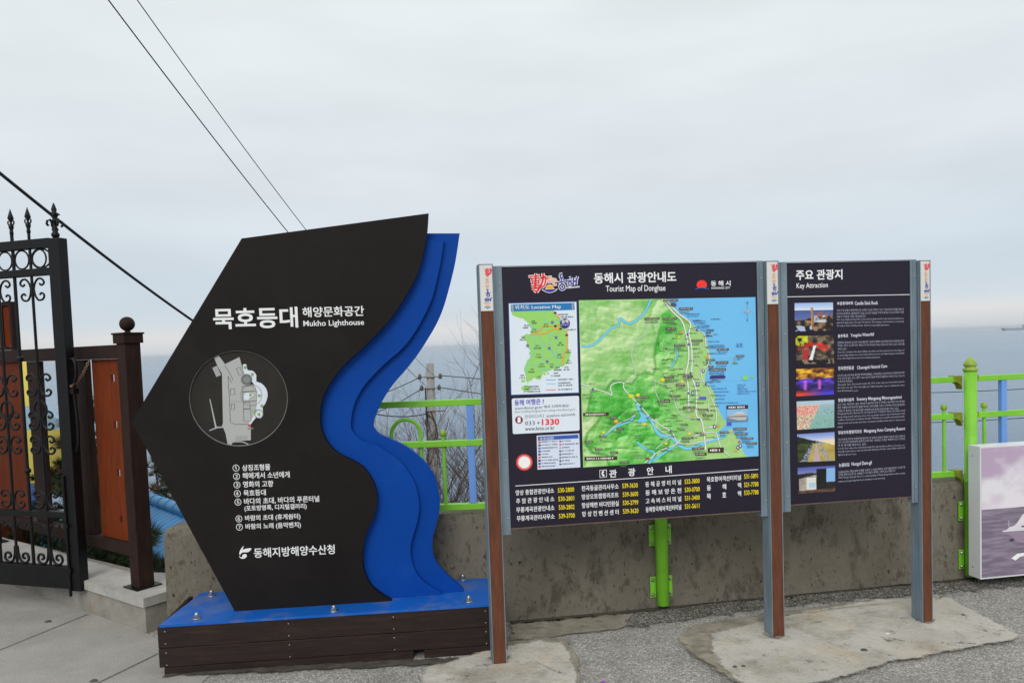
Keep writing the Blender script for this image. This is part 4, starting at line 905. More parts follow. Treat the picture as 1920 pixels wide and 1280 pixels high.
def ph2(U, V):
    n = fbm(U, V, 8, 8, 9, 3); c = mixc(np.clip((n-.3)*2.5, 0, 1), (35, 28, 28), (135, 115, 90))
    c = np.where(((U < .32) & (V < .35) & (n > .35))[..., None], mixc(n, (120, 130, 20), (225, 225, 50)), c)
    n5 = fbm(U, V, 16, 16, 29, 2); red = (np.abs(V-(.30+.35*np.abs(U-.42))) < .22*n) & (n5 > .38) & (U > .06) & (U < .85); c = np.where(red[..., None], mixc(n, (130, 25, 20), (235, 60, 45)), c)
    c = np.where(((np.abs(U-.26) < .09) & (V > .5) & (V < .85) & (n > .42))[..., None], (165, 45, 45), c)
    fall = (np.abs(U-.47+.22*(V-.5)) < .035+.05*np.clip(V-.6, 0, 1)) & (V > .35) & (V < .9); c = np.where(fall[..., None], (215, 220, 225), c)
    c = np.where(((V > .86) & (n < .6))[..., None], (22, 20, 24), c); return c
def ph3(U, V):
    n = fbm(U, V, 6, 9, 15, 3)
    c = mixc(np.clip((n-.3)*2.4, 0, 1), (20, 14, 40), (60, 45, 130)); top = V < .38
    c = np.where(top[..., None], mixc(np.clip((n-.3)*2.6-.7*(U-.3), 0, 1), (75, 35, 25), (245, 185, 40)), c)
    bl = np.exp(-((V-.5)/.12)**2)*np.clip(n*1.8-.4, 0, 1); c = mixc(bl, c, (110, 70, 235))
    for u0 in (.24, .62):
        s_ = np.exp(-((U-u0)/.045)**2)*((V > .42) & (V < .78)); c = mixc(s_*.9, c, (205, 95, 215))
    low = np.clip((V-.76)*6, 0, 1); c = mixc(low, c, mixc(np.clip(U*1.6-.2, 0, 1), (215, 70, 40), (70, 60, 205))); return c
def ph4(U, V):
    n = fbm(U, V, 9, 9, 25, 2); r = np.random.RandomState(4).rand(*U.shape)
    c = mixc(np.clip(V*1.5, 0, 1), (150, 175, 190), (128, 172, 165)); shore = U < .62-.25*V+.12*(.5-V)
    c = np.where(shore[..., None], (205, 190, 165), c)
    pal = np.array([(225, 90, 80), (240, 150, 150), (60, 120, 170), (235, 215, 120), (50, 150, 110), (240, 235, 230)]); idx = (r*17).astype(int) % 6
    c = np.where((shore & (V > .18) & (r > .35) & (U < .55-.18*V))[..., None], pal[idx], c)
    c = np.where((shore & (V > .15) & (V < .5) & (r > .55))[..., None], (222, 120, 115), c)
    c = np.where((~shore & (V > .25) & (r > .93))[..., None], (95, 110, 110), c)
    c = np.where((V < .14)[..., None], (165, 188, 205), c); return c
def ph5(U, V):
    r = np.random.RandomState(8).rand(*U.shape); n = fbm(U, V, 8, 8, 35, 3)
    c = mixc(np.clip(V/.3, 0, 1), (110, 130, 195), (200, 208, 225)); c = np.where((V > .24)[..., None], (90, 120, 175), c)
    hill = V > .08+.42*U; c = np.where((hill & (V < .55) & (U < .55))[..., None], mixc(n, (15, 22, 15), (45, 55, 35)), c)
    g_ = V > .36; c = np.where((g_ & (U > .4-.3*(V-.36)*1.2))[..., None], mixc(n, (150, 130, 60), (190, 175, 95)), c)
    c = np.where(((V > .26) & (V < .26+.4*(U-.5)) & (U > .5))[..., None], (222, 205, 170), c)
    c = np.where((g_ & (U < .42-.25*(V-.36)))[..., None], mixc(n, (20, 28, 18), (85, 95, 45)), c)
    road = np.abs(U-.5-.02*V) < .012+.13*np.clip(V-.33, 0, 1); c = np.where((road & (V > .3))[..., None], (178, 155, 160), c)
    side = np.abs(np.abs(U-.5)-(.07+.38*(V-.3))) < .02+.10*np.clip(V-.3, 0, 1); c = np.where((side & (V > .34) & (np.sin(V*V*70) > -.1))[..., None], mixc(r, (190, 195, 215), (70, 80, 130)), c); return c
def ph6(U, V):
    n = fbm(U, V, 8, 8, 45, 3); c = mixc(np.clip(V/.25, 0, 1), (75, 85, 160), (120, 125, 180)); c = np.where((V > .22+.15*np.abs(U-.3))[..., None], mixc(n, (20, 18, 22), (55, 50, 48)), c)
    c = np.where(((U > .04) & (U < .5) & (V > .42-.5*(U-.1)*.6) & (V < .9))[..., None], mixc(n, (130, 120, 110), (190, 180, 165)), c)
    c = np.where(((U > .24) & (U < .48) & (V > .42) & (V < .86))[..., None], (205, 208, 205), c); c = np.where(((U > .3) & (U < .46) & (V > .62) & (V < .8))[..., None], (165, 190, 210), c)
    c = np.where(((U > .5) & (U < .76) & (V > .1))[..., None], mixc(n, (10, 10, 14), (30, 32, 30)), c)
    c = np.where(((U > .77) & (V > .1) & (V < .62))[..., None], (128, 170, 215), c)
    c = np.where(((V > .88))[..., None], mixc(n, (45, 38, 35), (120, 85, 75)), c); return c
A.image([(373, 470), (757, 463), (757, 745), (373, 752)], 56, 42, ph1); A.build('photograph', pan2); z_ = A.z; A = Art(BP); A.z = z_
A.image([(382, 800), (762, 790), (768, 1072), (388, 1082)], 56, 42, ph2); A.build('photograph', pan2); z_ = A.z; A = Art(BP); A.z = z_
A.image([(388, 1130), (766, 1110), (767, 1382), (389, 1402)], 56, 42, ph3); A.build('photograph', pan2); z_ = A.z; A = Art(BP); A.z = z_
A.crop(1420, 700, 4.923)
A.image([(362, 258), (710, 243), (710, 497), (367, 520)], 60, 44, ph4); A.build('photograph', pan2); z_ = A.z; A = Art(BP); A.z = z_
A.image([(367, 560), (712, 538), (717, 803), (372, 820)], 60, 44, ph5); A.build('photograph', pan2); z_ = A.z; A = Art(BP); A.z = z_
A.image([(372, 868), (718, 848), (718, 1085), (376, 1110)], 60, 44, ph6); A.build('photograph', pan2); z_ = A.z; A = Art(BP); A.z = z_

# ================================================================== LIGHTHOUSE SIGN (dark panel, blue wave panels, plinth)
BF = Plane(on_z(300, 1268), 5.0)                     # front of the wooden plinth
zpl = BF(297, 1176).z                                # top of plinth
sgn = empty('lighthouse_sign', BF.at(.85, 0, -.25), 'tall angular black sign with blue wave panels on a blue plate and dark wooden plinth', 'sign')
aR = BF.a(BF(930, 1180)); DEP = .50
ptop = zpl+.012
pl_bl = on_z(375, 1113, ptop)
DEP = min(.56, (BF.P-Vector((pl_bl.x, pl_bl.y, 0))).dot(BF.n)+.02)
# plinth cladding: two and a half boards on the front and left side
hgt = zpl; bh = .118
zz = zpl
k = 0
for (z1, z0) in ((zpl, zpl-.103), (zpl-.105, zpl-.198), (zpl-.201, -.05)):
    fo = 0.0 if k < 2 else -.005
    if k < 2: segs = [(0.0, aR)]
    else: segs = [(.02, BF.a(BF(776, 1240))), (BF.a(BF(796, 1240)), aR+.055)]
    for sg, (s0, s1) in enumerate(segs):
        b = MB(); b.bbox(BF, s0, s1, z0-(.004 if k == 2 and sg == 1 else 0), z1, fo, -.022)
        if sg == 0: b.box(BF.at(s0, z0, -.022), BF.u*.022, -BF.n*(DEP-.03), Vector((0, 0, z1-z0)))
        if sg == len(segs)-1: b.box(BF.at(aR-.022, z0, -.022), BF.u*.022, -BF.n*(DEP-.03), Vector((0, 0, z1-z0)))
        pk = b.build('plinth_board', 'stained_wood', sgn, bevel=.003)
        if k < 2:
            for a in (.035, .62, 1.13, aR-.05):
                for dz in (.022, .082):
                    b = MB(); b.lathe(BF.at(a, z1-dz, 0), [(.0035, 0), (.003, .0012), (.001, .0015)], 8, 0, BF.n); b.build('screw', 'bolt_metal', pk)
    k += 1
# blue plate with a chamfered left end
pl_fl = BF.a(Vector(on_z(305, 1168, ptop))); a_bl = BF.a(pl_bl)
b = MB(); pts = [BF.at(.012, zpl+.001, .004), BF.at(aR-.004, zpl+.001, .004), BF.at(aR-.004, zpl+.001, -DEP), BF.at(a_bl, zpl+.001, -DEP)]
b.prism([p+Vector((0, 0, .012)) for p in pts], Vector((0, 0, -.012))); plate_o = b.build('base_plate', 'plate_paint', sgn, bevel=.002)
def acorn(px, py):
    p = on_z(px, py, ptop); b = MB(); r_ = .018; SCB = .82
    b.lathe(p, [(.022, .0005), (.022, .004), (.016, .005)], 16)
    b.lathe(p+Vector((0, 0, .006)), [(.0138, 0), (.0138, .012), (.011, .013)], 6, 0, smooth=False)
    b.lathe(p+Vector((0, 0, .02)), [(.0105, -.002), (.0102, .004), (.0075, .009), (.003, .012)], 12)
    b.build('bolt', 'bolt_metal', plate_o)
for q in ((369, 1159), (397, 1116), (626, 1145), (879, 1127), (868, 1086)): acorn(*q)

D0 = Plane(on_z(588, 1136, ptop), 5.5)              # front of the dark panel
dark_r = [(803.7, 400), (801, 437), (796, 465), (790, 491), (779, 522), (760, 556), (735, 594), (707, 625), (679, 653), (651, 678), (629, 703), (613, 728), (604, 750), (600.5, 772), (601, 798), (607, 817), (619, 836), (638, 852), (663, 864), (682, 877), (696, 896), (704, 914), (707, 933), (705, 955), (699, 974), (690, 992), (683, 1014), (680, 1036), (680, 1058), (685, 1077), (694, 1096), (710, 1111), (735, 1127)]
blue1_r = [(832, 450), (830.6, 462), (825.6, 494), (819, 525), (810, 559), (794, 594), (776, 625), (754, 653), (722, 681), (697, 706), (679, 728), (666, 753), (660, 775), (658, 800), (666, 814), (682, 827), (704, 833), (726, 846), (747, 861), (763, 880), (776, 902), (783, 924), (786, 949), (783, 974), (777, 996), (771, 1017), (770, 1039), (776, 1064), (788, 1083), (807, 1099), (829, 1111)]
blue2_r = [(862, 437.5), (857, 472), (852, 500), (843, 537), (832, 575), (819, 606), (801, 637), (782, 666), (760, 694), (738, 719), (719, 747), (707, 772), (700, 793), (702, 803), (713, 814), (735, 824), (760, 836), (782, 852), (801, 871), (815, 892), (822, 917), (825, 942), (822, 967), (816, 989), (811, 1011), (811, 1033), (819, 1055), (835, 1074), (851, 1089), (870, 1105)]
left = [(440, 1143), (247, 790), (453, 447)]
zbase = zpl+.0135
def outline(pl, leftp, rightp, clamp=True):
    pts = [pl(*p) for p in leftp]+[pl(*p) for p in catmull(rightp, 4)]
    if clamp:
        pts[0].z = zbase; pts[-1].z = zbase
        for p in pts: p.z = max(p.z, zbase)
    return list(reversed(pts))                    # counter-clockwise from the front
TH = .045
# dark panel with a round recess
o_ = outline(D0, left, dark_r)
cc = D0(447, 747); rr = (D0(540, 747)-D0(354, 747)).length/2; NC = 72
hole = [D0.at(D0.a(cc)+rr*cos(2*pi*k/NC), cc.z+rr*sin(2*pi*k/NC)) for k in range(NC)]
to2 = lambda p: Vector((D0.a(p), p.z, 0))
tri = tessellate_polygon([[to2(p) for p in o_], [to2(p) for p in reversed(hole)]])
allp = o_+list(reversed(hole))
b = MB()
ff = []
for t in tri:
    a_, b2, c_ = [to2(allp[i]) for i in t]
    ff.append(tuple(t) if (b2-a_).cross(c_-a_).z > 0 else tuple(reversed(t)))
b.add(allp, ff, 0)
n = len(o_); bk = [p-D0.n*TH for p in o_]
b.add(bk, [tuple(reversed(range(n)))], 0); b.add(o_+bk, [(i, n+i, n+(i+1) % n, (i+1) % n) for i in range(n)], 0)
dpan = b.build('dark_panel', 'dark_paint', sgn)
RD = .014
b = MB(); hb2 = [p-D0.n*RD for p in hole]
b.add(hole+hb2, [(i, (i+1) % NC, NC+(i+1) % NC, NC+i) for i in range(NC)], 0, True)
b.add(hb2, [tuple(range(NC))], 0)
rim = [D0.at(D0.a(cc)+(rr+.0015)*cos(2*pi*k/NC), cc.z+(rr+.0015)*sin(2*pi*k/NC), .001) for k in range(NC+1)]
rec = b.build('map_recess', 'recess_paint', dpan)
b = MB(); b.tube([D0.at(D0.a(cc)+(rr-.002)*cos(2*pi*k/NC), cc.z+(rr-.002)*sin(2*pi*k/NC), -.009) for k in range(NC+1)], .003, 6, 0, False); b.build('rim_highlight_ring', 'rim_highlight', dpan)  # thin light grey ring, a painted highlight along the recess edge
# wave panels
TH1 = .028
D1 = D0.shift(-TH-.004)
topl1 = [(640, 1117), (560, 900), (560, 780), (700, 560), (740, 449.5)]
b = MB(); b.prism(outline(D1, topl1, [(832, 450)]+blue1_r), -D1.n*TH1); b.build('wave_panel', 'blue_paint', sgn, bevel=.003)
D2 = D1.shift(-TH1-.002)
topl2 = [(660, 1112), (600, 900), (600, 780), (720, 560), (750, 437.5)]
b = MB(); b.prism(outline(D2, topl2, [(862, 437.5)]+blue2_r), -D2.n*TH); b.build('wave_panel', 'blue_paint', sgn, bevel=.003)

# lettering on the dark panel
LW = (212, 214, 214)
A = Art(D0); A.crop(340, 560, 4.266)
A.text('묵호등대', 262, 243, 933, 228, 164, LW, .021, res=4)
A.text('해양문화공간', 972, 148, 1462, 136, 80, LW, .018, res=3)
A.text('Mukho Lighthouse', 978, 234, 1462, 222, 58, LW, .012, res=4)
A.build('title_lettering', dpan)
A = Art(D0); A.crop(380, 850, 5.817)
for ch, x, y in (('①', 366, 157), ('②', 371, 248), ('③', 376, 341), ('④', 381, 435), ('⑤', 387, 528), ('⑥', 397, 710), ('⑦', 403, 800)):
    A.text(ch, x-36, y+37, x+36, y+35, 73, LW, .006, res=3)
for s_, x0, y0, x1, y1, h_ in (('상징조형물', 433, 190, 738, 178, 68), ('해에게서 소년에게', 438, 276, 950, 260, 68), ('영화의 고향', 443, 369, 770, 360, 68), ('묵호등대', 448, 464, 690, 454, 66), ('바다의 초대, 바다의 푸른터널', 453, 558, 1273, 526, 70), ('(포토방명록, 디지털갤러리)', 458, 635, 1135, 608, 68), ('바람의 초대 (휴게쉼터)', 465, 742, 1067, 720, 70), ('바람의 노래 (음악벤치)', 470, 834, 1072, 812, 70)):
    A.text(s_, x0, y0, x1, y1, h_, LW, .016, res=3)
A.build('list_lettering', dpan)
A = Art(D0); A.crop(380, 850, 5.817)
A.text('동해지방해양수산청', 562, 1135, 1442, 1092, 104, LW, .016, res=3)
A.poly(catmull([(400, 1090), (405, 1062), (425, 1028), (447, 1006), (440, 1032), (437, 1046), (470, 1036), (530, 1030), (518, 1056), (490, 1074), (450, 1074), (422, 1084), (408, 1104)], 3, True), LW, 1)
A.poly(catmull([(398, 1108), (412, 1126), (430, 1126), (432, 1110), (452, 1093), (476, 1097), (481, 1118), (462, 1139), (435, 1145), (408, 1135)], 3, True), LW, 1)
A.build('authority_lettering', dpan)
# site plan inside the recess
A = Art(D0, -RD+.001); A.crop(340, 560, 4.266)
GR = (158, 160, 158); GD = (120, 122, 120); LN = (60, 60, 58); PW = (196, 202, 212)
A.poly([(262, 470), (300, 455), (350, 522), (465, 465), (498, 590), (545, 690), (585, 688), (604, 760), (606, 880), (560, 978), (556, 1005), (556, 1130), (430, 1137), (410, 1150), (385, 1190), (375, 1190), (355, 1080), (335, 1030), (290, 1033), (225, 1057), (222, 1050), (270, 1030), (225, 802), (231, 800), (282, 1022), (325, 1020), (333, 990), (325, 600), (290, 540)], GR, 0)
A.poly([(247, 552), (285, 535), (318, 610), (280, 625)], (146, 148, 146), 0)
A.strip([(410, 1145), (480, 1142), (530, 1160), (565, 1185)], 8, GR, 0)
A.poly(catmull([(490, 530), (520, 525), (530, 570), (570, 575), (600, 610), (600, 660), (640, 675), (680, 720), (690, 780), (670, 840), (650, 870), (655, 930), (630, 958), (600, 945), (550, 1010), (538, 1000), (585, 925), (600, 880), (605, 760), (585, 690), (545, 640), (505, 600)], 2, True), PW, 1)
A.disc(522, 645, 44, GD, 2); A.ring(522, 645, 30, 34, LN, 3); A.ring(522, 645, 41, 44, LN, 3)
A.ring(620, 920, 30, 36, GD, 3); A.ring(560, 770, 82, 86, GD, 2)
A.poly(catmull([(500, 790), (510, 755), (545, 752), (575, 760), (575, 780), (550, 790), (535, 810), (510, 808)], 3, True), PW, 3)
for q in ([(485, 700), (575, 695), (577, 738), (487, 742)], [(490, 745), (603, 738), (604, 815), (492, 820)], [(496, 828), (548, 826), (550, 876), (498, 878)], [(498, 882), (555, 880), (558, 978), (500, 980)], [(440, 555), (470, 545), (492, 600), (462, 612)], [(392, 720), (427, 718), (428, 765), (393, 767)], [(398, 842), (424, 840), (425, 884), (400, 886)]):
    A.strip(q+[q[0]], 3, LN, 2, 1)
A.strip([(345, 530), (385, 590), (412, 650)], 3, LN, 2); A.strip([(372, 620), (382, 760), (392, 990), (415, 992), (418, 1003), (540, 1003)], 3, LN, 2, 1); A.strip([(375, 620), (402, 672)], 3, LN, 2, 1); A.strip([(392, 822), (604, 818)], 2, GD, 2, 1)
for x, y in ((510, 548), (567, 604), (554, 768), (623, 774), (644, 855), (588, 897), (620, 923)): A.disc(x, y, 12, (110, 150, 50), 4, None, 14); A.disc(x, y, 5, (150, 175, 90), 5, None, 8)
A.disc(545, 1012, 11, (190, 40, 70), 4, None, 14)
A.micro(530, 575, 1036, 14, (120, 120, 118), 2, 0)
for k in range(9): A.rect(436+k*11, 1095, 438+k*11, 1125, GD, 2)
A.build('site_plan', rec)

# ================================================================== LEFT: KERB, WOODEN FENCE, IRON GATE
cA = on_z(275, 1187); cB = on_z(0, 1090)
d_ = (cB-cA); KY = math.degrees(atan2(-d_.y, -d_.x))     # kerb direction (to the right)
KP = Plane(cA, KY); KZ = .205
kroot = empty('granite_kerb', KP.at(-.8, 0, -.2), 'low pale granite kerb wall with overhanging capping under the wooden fence', 'kerb')
b = MB(); rk2 = random.Random(2)
KD = .22
ret = on_z(330, 1168); 
pts = [KP.at(-6, 0, 0), KP.at(0, 0, 0), Vector((ret.x, ret.y, 0)), Vector((ret.x-.05, ret.y+.3, 0)), KP.at(-6, 0, -KD)]
b.prism([p+Vector((0, 0, KZ-.05)) for p in pts], Vector((0, 0, -KZ-.5)))
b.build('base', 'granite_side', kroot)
capj = [-6, -4.8, -3.75, -2.7, -1.62, -.62]
for i in range(len(capj)):
    a0 = capj[i]+.003; a1 = (capj[i+1]-.003) if i+1 < len(capj) else None
    b = MB()
    if a1 is None:
        q = [KP.at(a0, KZ, .018), KP.at(.012, KZ, .018), Vector((ret.x+.005, ret.y-.02, KZ)), Vector((ret.x-.04, ret.y+.3, KZ)), KP.at(a0, KZ, -KD-.01)]
    else: q = [KP.at(a0, KZ, .018), KP.at(a1, KZ, .018), KP.at(a1, KZ, -KD-.01), KP.at(a0, KZ, -KD-.01)]
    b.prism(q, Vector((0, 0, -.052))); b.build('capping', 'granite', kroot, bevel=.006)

# wooden fence along the kerb
fp = on_z(268, 1098, KZ); FP = Plane(fp, KY)
froot = empty('wooden_fence', FP.at(0, KZ, 0), 'dark brown timber fence with rust orange slotted boards on the granite kerb', 'fence')
hw = .047
def fpost(a, z1=1.66):
    b = MB(); b.bbox(FP, a-hw, a+hw, KZ, z1, hw, -hw); p = b.build('post', 'fence_brown', froot, bevel=.004)
    b = MB(); b.bbox(FP, a-hw-.012, a+hw+.012, z1-.045, z1+.006, hw+.012, -hw-.012); b.bbox(FP, a-hw-.018, a+hw+.018, z1+.006, z1+.016, hw+.018, -hw-.018); b.build('post_cap', 'fence_brown', p, bevel=.002)
    b = MB(); b.lathe(FP.at(a, z1+.016, 0), [(.022, 0), (.014, .008)]+[(.042*sin(pi*(.1+.9*t)), .05-.042*cos(pi*(.1+.9*t))) for t in [k/10 for k in range(11)]], 18); b.build('ball', 'fence_brown', p)
    b = MB(); b.bbox(FP, a-hw-.03, a+hw+.03, KZ, KZ+.008, hw+.03, -hw-.03); b.build('foot_plate', 'black_iron', p)
zr1 = FP(225, 646).z; zr1b = FP(225, 672).z
fpz = FP(250, 628).z
fpost(0, fpz); fpost(-2.1, fpz); fpost(-4.2, fpz)
zlo1, zlo0 = FP(200, 1004).z, FP(200, 1026).z
def fbay(a0, a1):
    b = MB(); b.bbox(FP, a0+hw, a1-hw, zr1b, zr1, .035, -.035); b.build('top_rail', 'fence_rail_brown', froot, bevel=.003)
    b = MB(); b.bbox(FP, a0+hw, a1-hw, zlo0, zlo1, .035, -.035); b.build('bottom_rail', 'fence_rail_brown', froot, bevel=.003)
    wz = a1-a0
    def slot_board(x0, x1):
        b = MB(); zs = [zlo1]; zc = [zlo1+(zr1b-zlo1)*f for f in (.115, .373, .64, .895)]
        sw, shh = .036, .042
        xc = x0+(x1-x0)*.62; y0, y1 = -.007, .007
        b.bbox(FP, x0, xc-sw/2, zlo1+.001, zr1b-.001, y1, y0); b.bbox(FP, xc+sw/2, x1, zlo1+.001, zr1b-.001, y1, y0)
        lo = zlo1+.001
        for z in zc: b.bbox(FP, xc-sw/2, xc+sw/2, lo, z-shh/2, y1, y0); lo = z+shh/2
        b.bbox(FP, xc-sw/2, xc+sw/2, lo, zr1b-.001, y1, y0)
        b.build('slotted_board', 'rust_wood', froot)
    def slat(x0, x1):
        b = MB(); b.bbox(FP, x0, x1, zlo1+.001, zr1b-.001, .02, -.02); b.build('slat', 'fence_brown', froot, bevel=.002)
    q = lambda px: FP.a(FP(px, 840))
    for off in (0,):
        pass
    e = a1
    w_or = q(246)-q(184); s1 = q(174)-q(152); 
    slot_board(e+q(184), e+q(184)+w_or-.0)
    slat(e+q(152), e+q(174)); slat(e+q(66), e+q(86))
    slot_board(e+q(-22), e+q(48)); slat(e+q(-70), e+q(-50)); slot_board(e+q(-190), e+q(-100))
    slat(e+q(-260), e+q(-235))
fbay(-2.1, 0); 
b = MB(); b.bbox(FP, -4.2+hw, -2.1-hw, zr1b, zr1, .035, -.035); b.build('top_rail', 'fence_rail_brown', froot)
b = MB(); b.bbox(FP, -4.2+hw, -2.1-hw, zlo0, zlo1, .035, -.035); b.build('bottom_rail', 'fence_rail_brown', froot)

# taller timber screen farther along behind the gate (its top shows above the rail)
TP = Plane(at_depth(14, 640, 7.2), -20)
tr = empty('timber_screen', TP.at(0, -1, 0), 'taller brown framed screen with orange boards farther back behind the gate', 'fence')
z_t = TP(14, 566).z; z_b = TP(14, 652).z; a0, a1 = TP.a(TP(-60, 610)), TP.a(TP(28, 610))
b = MB(); b.bbox(TP, a0-.9, a1, z_t-.035, z_t, .03, -.03); b.bbox(TP, a1-.028, a1, -1.2, z_t-.035, .03, -.03); b.bbox(TP, a0-.9, a1-.028, z_b-.02, z_b+.012, .03, -.03); b.bbox(TP, TP.a(TP(5, 610)), TP.a(TP(9, 610)), z_b+.012, z_t-.035, .03, -.03)
b.bbox(TP, a0-.9, a0-.86, -1.2, z_t-.035, .03, -.03); b.build('frame', 'fence_brown', tr)
b = MB(); b.bbox(TP, TP.a(TP(9.5, 610)), a1-.03, z_b+.014, z_t-.037, .01, -.01); b.bbox(TP, a0-.7, TP.a(TP(3, 610)), z_b+.014, z_t-.037, .01, -.01); b.build('board', 'rust_wood', tr)
b = MB(); b.bbox(TP, a0-.7, a1-.03, -1.1, z_b-.022, .01, -.01); b.build('board', 'rust_wood', tr)

# iron gate leaf, standing open
gz = on_z(150, 1104, .15); GP = Plane(gz, -17)
groot = empty('iron_gate', GP.at(-.6, 0, 0), 'black wrought iron gate leaf with scrolls and spearheads standing open', 'gate')
qa = lambda px, py: GP.a(GP(px, py)); qz = lambda px, py: GP(px, py).z
stile_r = (qa(124, 450)+qa(152, 1095))/2; stile_w = .085
zt_s, zb_s = qz(105, 447), qz(135, 1104)
b = MB(); b.bbox(GP, stile_r-stile_w, stile_r, zb_s, zt_s, .03, -.035); b.build('stile', 'black_iron', groot, bevel=.004)
sx = stile_r-stile_w
bay = qa(59, 520)-qa(27, 520)                      # bar spacing
b1 = qa(62, 560)
WG = 1.55
lx = sx-WG
b = MB(); b.bbox(GP, lx-stile_w, lx, -.02, zt_s+.1, .04, -.045); b.build('hinge_post', 'black_iron', groot, bevel=.004)
zr = {}
for nm, pt, pb_ in (('t1', (60, 449.5), (60, 467)), ('t2', (60, 504.5), (60, 518)), ('l1', (80, 957), (80, 968)), ('bt', (80, 1058), (80, 1098))):
    z1, z0 = qz(*pt), qz(*pb_); zr[nm] = (z0, z1)
    b = MB(); b.bbox(GP, lx, sx, z0, z1, .02, -.025); b.build('rail', 'black_iron', groot, bevel=.003)
# vertical bars, spearheads, rings and scrolls repeat along the leaf
def spiral(c, r0, r1, a0, turns, n_=18, side=1):
    return [(c[0]+side*(r0+(r1-r0)*k/n_)*cos(a0+turns*2*pi*k/n_), c[1]+(r0+(r1-r0)*k/n_)*sin(a0+turns*2*pi*k/n_)) for k in range(n_+1)]
nb = int((b1-lx)/bay)
bars = [b1-i*bay for i in range(nb+1)]
FARSC = MB()
for i, a in enumerate(bars):
    thick = .0085 if i % 2 == 0 else .010
    ztip = qz(59, 387)
    b = MB(); b.tube([GP.at(a, zr['bt'][1], 0), GP.at(a, zr['t1'][1]+.045, 0)], thick, 8)
    if i % 2 == 1:
        for z in (qz(38, 672), qz(48, 882)): b.lathe(GP.at(a, z-.016, 0), [(.011, 0), (.02, .008), (.021, .016), (.02, .024), (.011, .034)], 10)
    bo = b.build('bar', 'black_iron', groot)
    b = MB(); zs = zr['t1'][1]+.04; hh = ztip-zs
    b.lathe(GP.at(a, zs, 0), [(.010, 0), (.012, .1*hh), (.009, .15*hh), (.014, .28*hh), (.016, .32*hh), (.008, .38*hh), (.006, .48*hh), (.018, .62*hh), (.012, .76*hh), (.005, .9*hh), (.001, hh)], 10)
    for sdx in (-1, 1):
        b.tube([GP.at(a+sdx*u, zs+v*hh, 0) for u, v in ((.004, .40), (.014, .36), (.022, .42), (.024, .50), (.018, .53))], .0045, 6)
    b.build('spearhead', 'black_iron', bo)
    # scrolls sit on every second bar
    if i % 2: continue
    z2 = zr['t2'][0]; U = bay*.69/.048; V = 1.35
    shapes = []
    for sdx in (-1, 1):
        shapes.append(([(sdx*u*U, z2+v*V) for u, v in [(.006, -.055), (.012, -.03), (.026, -.012), (.042, -.016), (.048, -.032), (.038, -.042), (.030, -.034)]], .0062))
        shapes.append(([(sdx*u*U, z2+v*V) for u, v in [(.006, -.055), (.010, -.085), (.022, -.107), (.040, -.104), (.046, -.086), (.036, -.076), (.029, -.084)]], .0062))
        for zc_px, inv in ((707, 1), (737, -1), (777, 1), (800, -1), (823, 1), (845, -1), (925, 1), (947, -1)):
            zc = qz(68, zc_px); shapes.append(([(sdx*u*U, zc+inv*v*1.2) for u, v in [(.006, -.035), (.012, -.004), (.026, .014), (.042, .010), (.048, -.008), (.036, -.018), (.030, -.008)]], .0068))
        zb_ = zr['bt'][1]
        shapes.append(([(sdx*u*U*.86, zb_+v) for u, v in [(.006, .11), (.009, .06), (.020, .016), (.042, .006), (.058, .030), (.052, .062), (.034, .062), (.030, .040), (.040, .034)]], .0078))
        shapes.append(([(sdx*u*U, zr['l1'][0]+v) for u, v in [(.006, -.10), (.014, -.06), (.030, -.038), (.046, -.045), (.044, -.064), (.032, -.064)]], .0058))
    shapes.append(([(bay*.36*cos(t), qz(74, 768)+.054*sin(t)) for t in [2*pi*k/16 for k in range(17)]], .0075))
    if i < 4:
        for pts_, r_ in shapes:
            b = MB(); b.tube(catmull([tuple(GP.at(a+u, v, 0)) for u, v in pts_], 3), r_, 7); b.build('scroll', 'black_iron', groot)
    else:
        for pts_, r_ in shapes: FARSC.tube([GP.at(a+u, v, 0) for u, v in pts_], r_, 6)
q = FARSC.build('scrollwork', 'black_iron', groot); q['kind'] = 'stuff'
rz = (zr['t1'][0]+zr['t2'][1])/2; rv = (zr['t1'][0]-zr['t2'][1])/2-.004
for i in range(nb+1):
    a = bars[i]+bay/2
    if a+.04 > sx+.02: continue
    b = MB(); b.tube([GP.at(a+min(rv, bay/2-.012)*cos(t), rz+rv*sin(t), 0) for t in [2*pi*k/22 for k in range(23)]], .0055, 6, 0, False); b.build('ring', 'black_iron', groot)
a = (bars[0]+sx)/2+.002
b = MB(); b.tube([GP.at(a+(sx-bars[0])/2*.86*cos(t), rz+rv*sin(t), 0) for t in [2*pi*k/22 for k in range(23)]], .0055, 6, 0, False); b.build('ring', 'black_iron', groot)
# crowned finial on the stile
b = MB(); fx = sx+.035; zs = zt_s; hh = qz(98, 380)-zs
b.lathe(GP.at(fx, zs, 0), [(.012, 0), (.022, .06*hh), (.024, .12*hh), (.014, .18*hh), (.02, .25*hh), (.012, .32*hh), (.014, .45*hh), (.018, .5*hh), (.010, .55*hh), (.020, .62*hh), (.022, .70*hh), (.012, .74*hh), (.016, .80*hh), (.008, .92*hh), (.001, hh)], 12)
for k in range(4):
    dx, dn = cos(k*pi/2+.4), sin(k*pi/2+.4)
    b.tube([GP.at(fx+dx*u, zs+v*hh, dn*u) for u, v in ((.010, .38), (.026, .52), (.040, .48), (.044, .38), (.034, .34))], .0075, 6)
    b.tube([GP.at(fx+dx*u, zs+v*hh, dn*u) for u, v in ((.012, .60), (.024, .70), (.030, .66))], .005, 6)
b.build('finial', 'black_iron', groot)
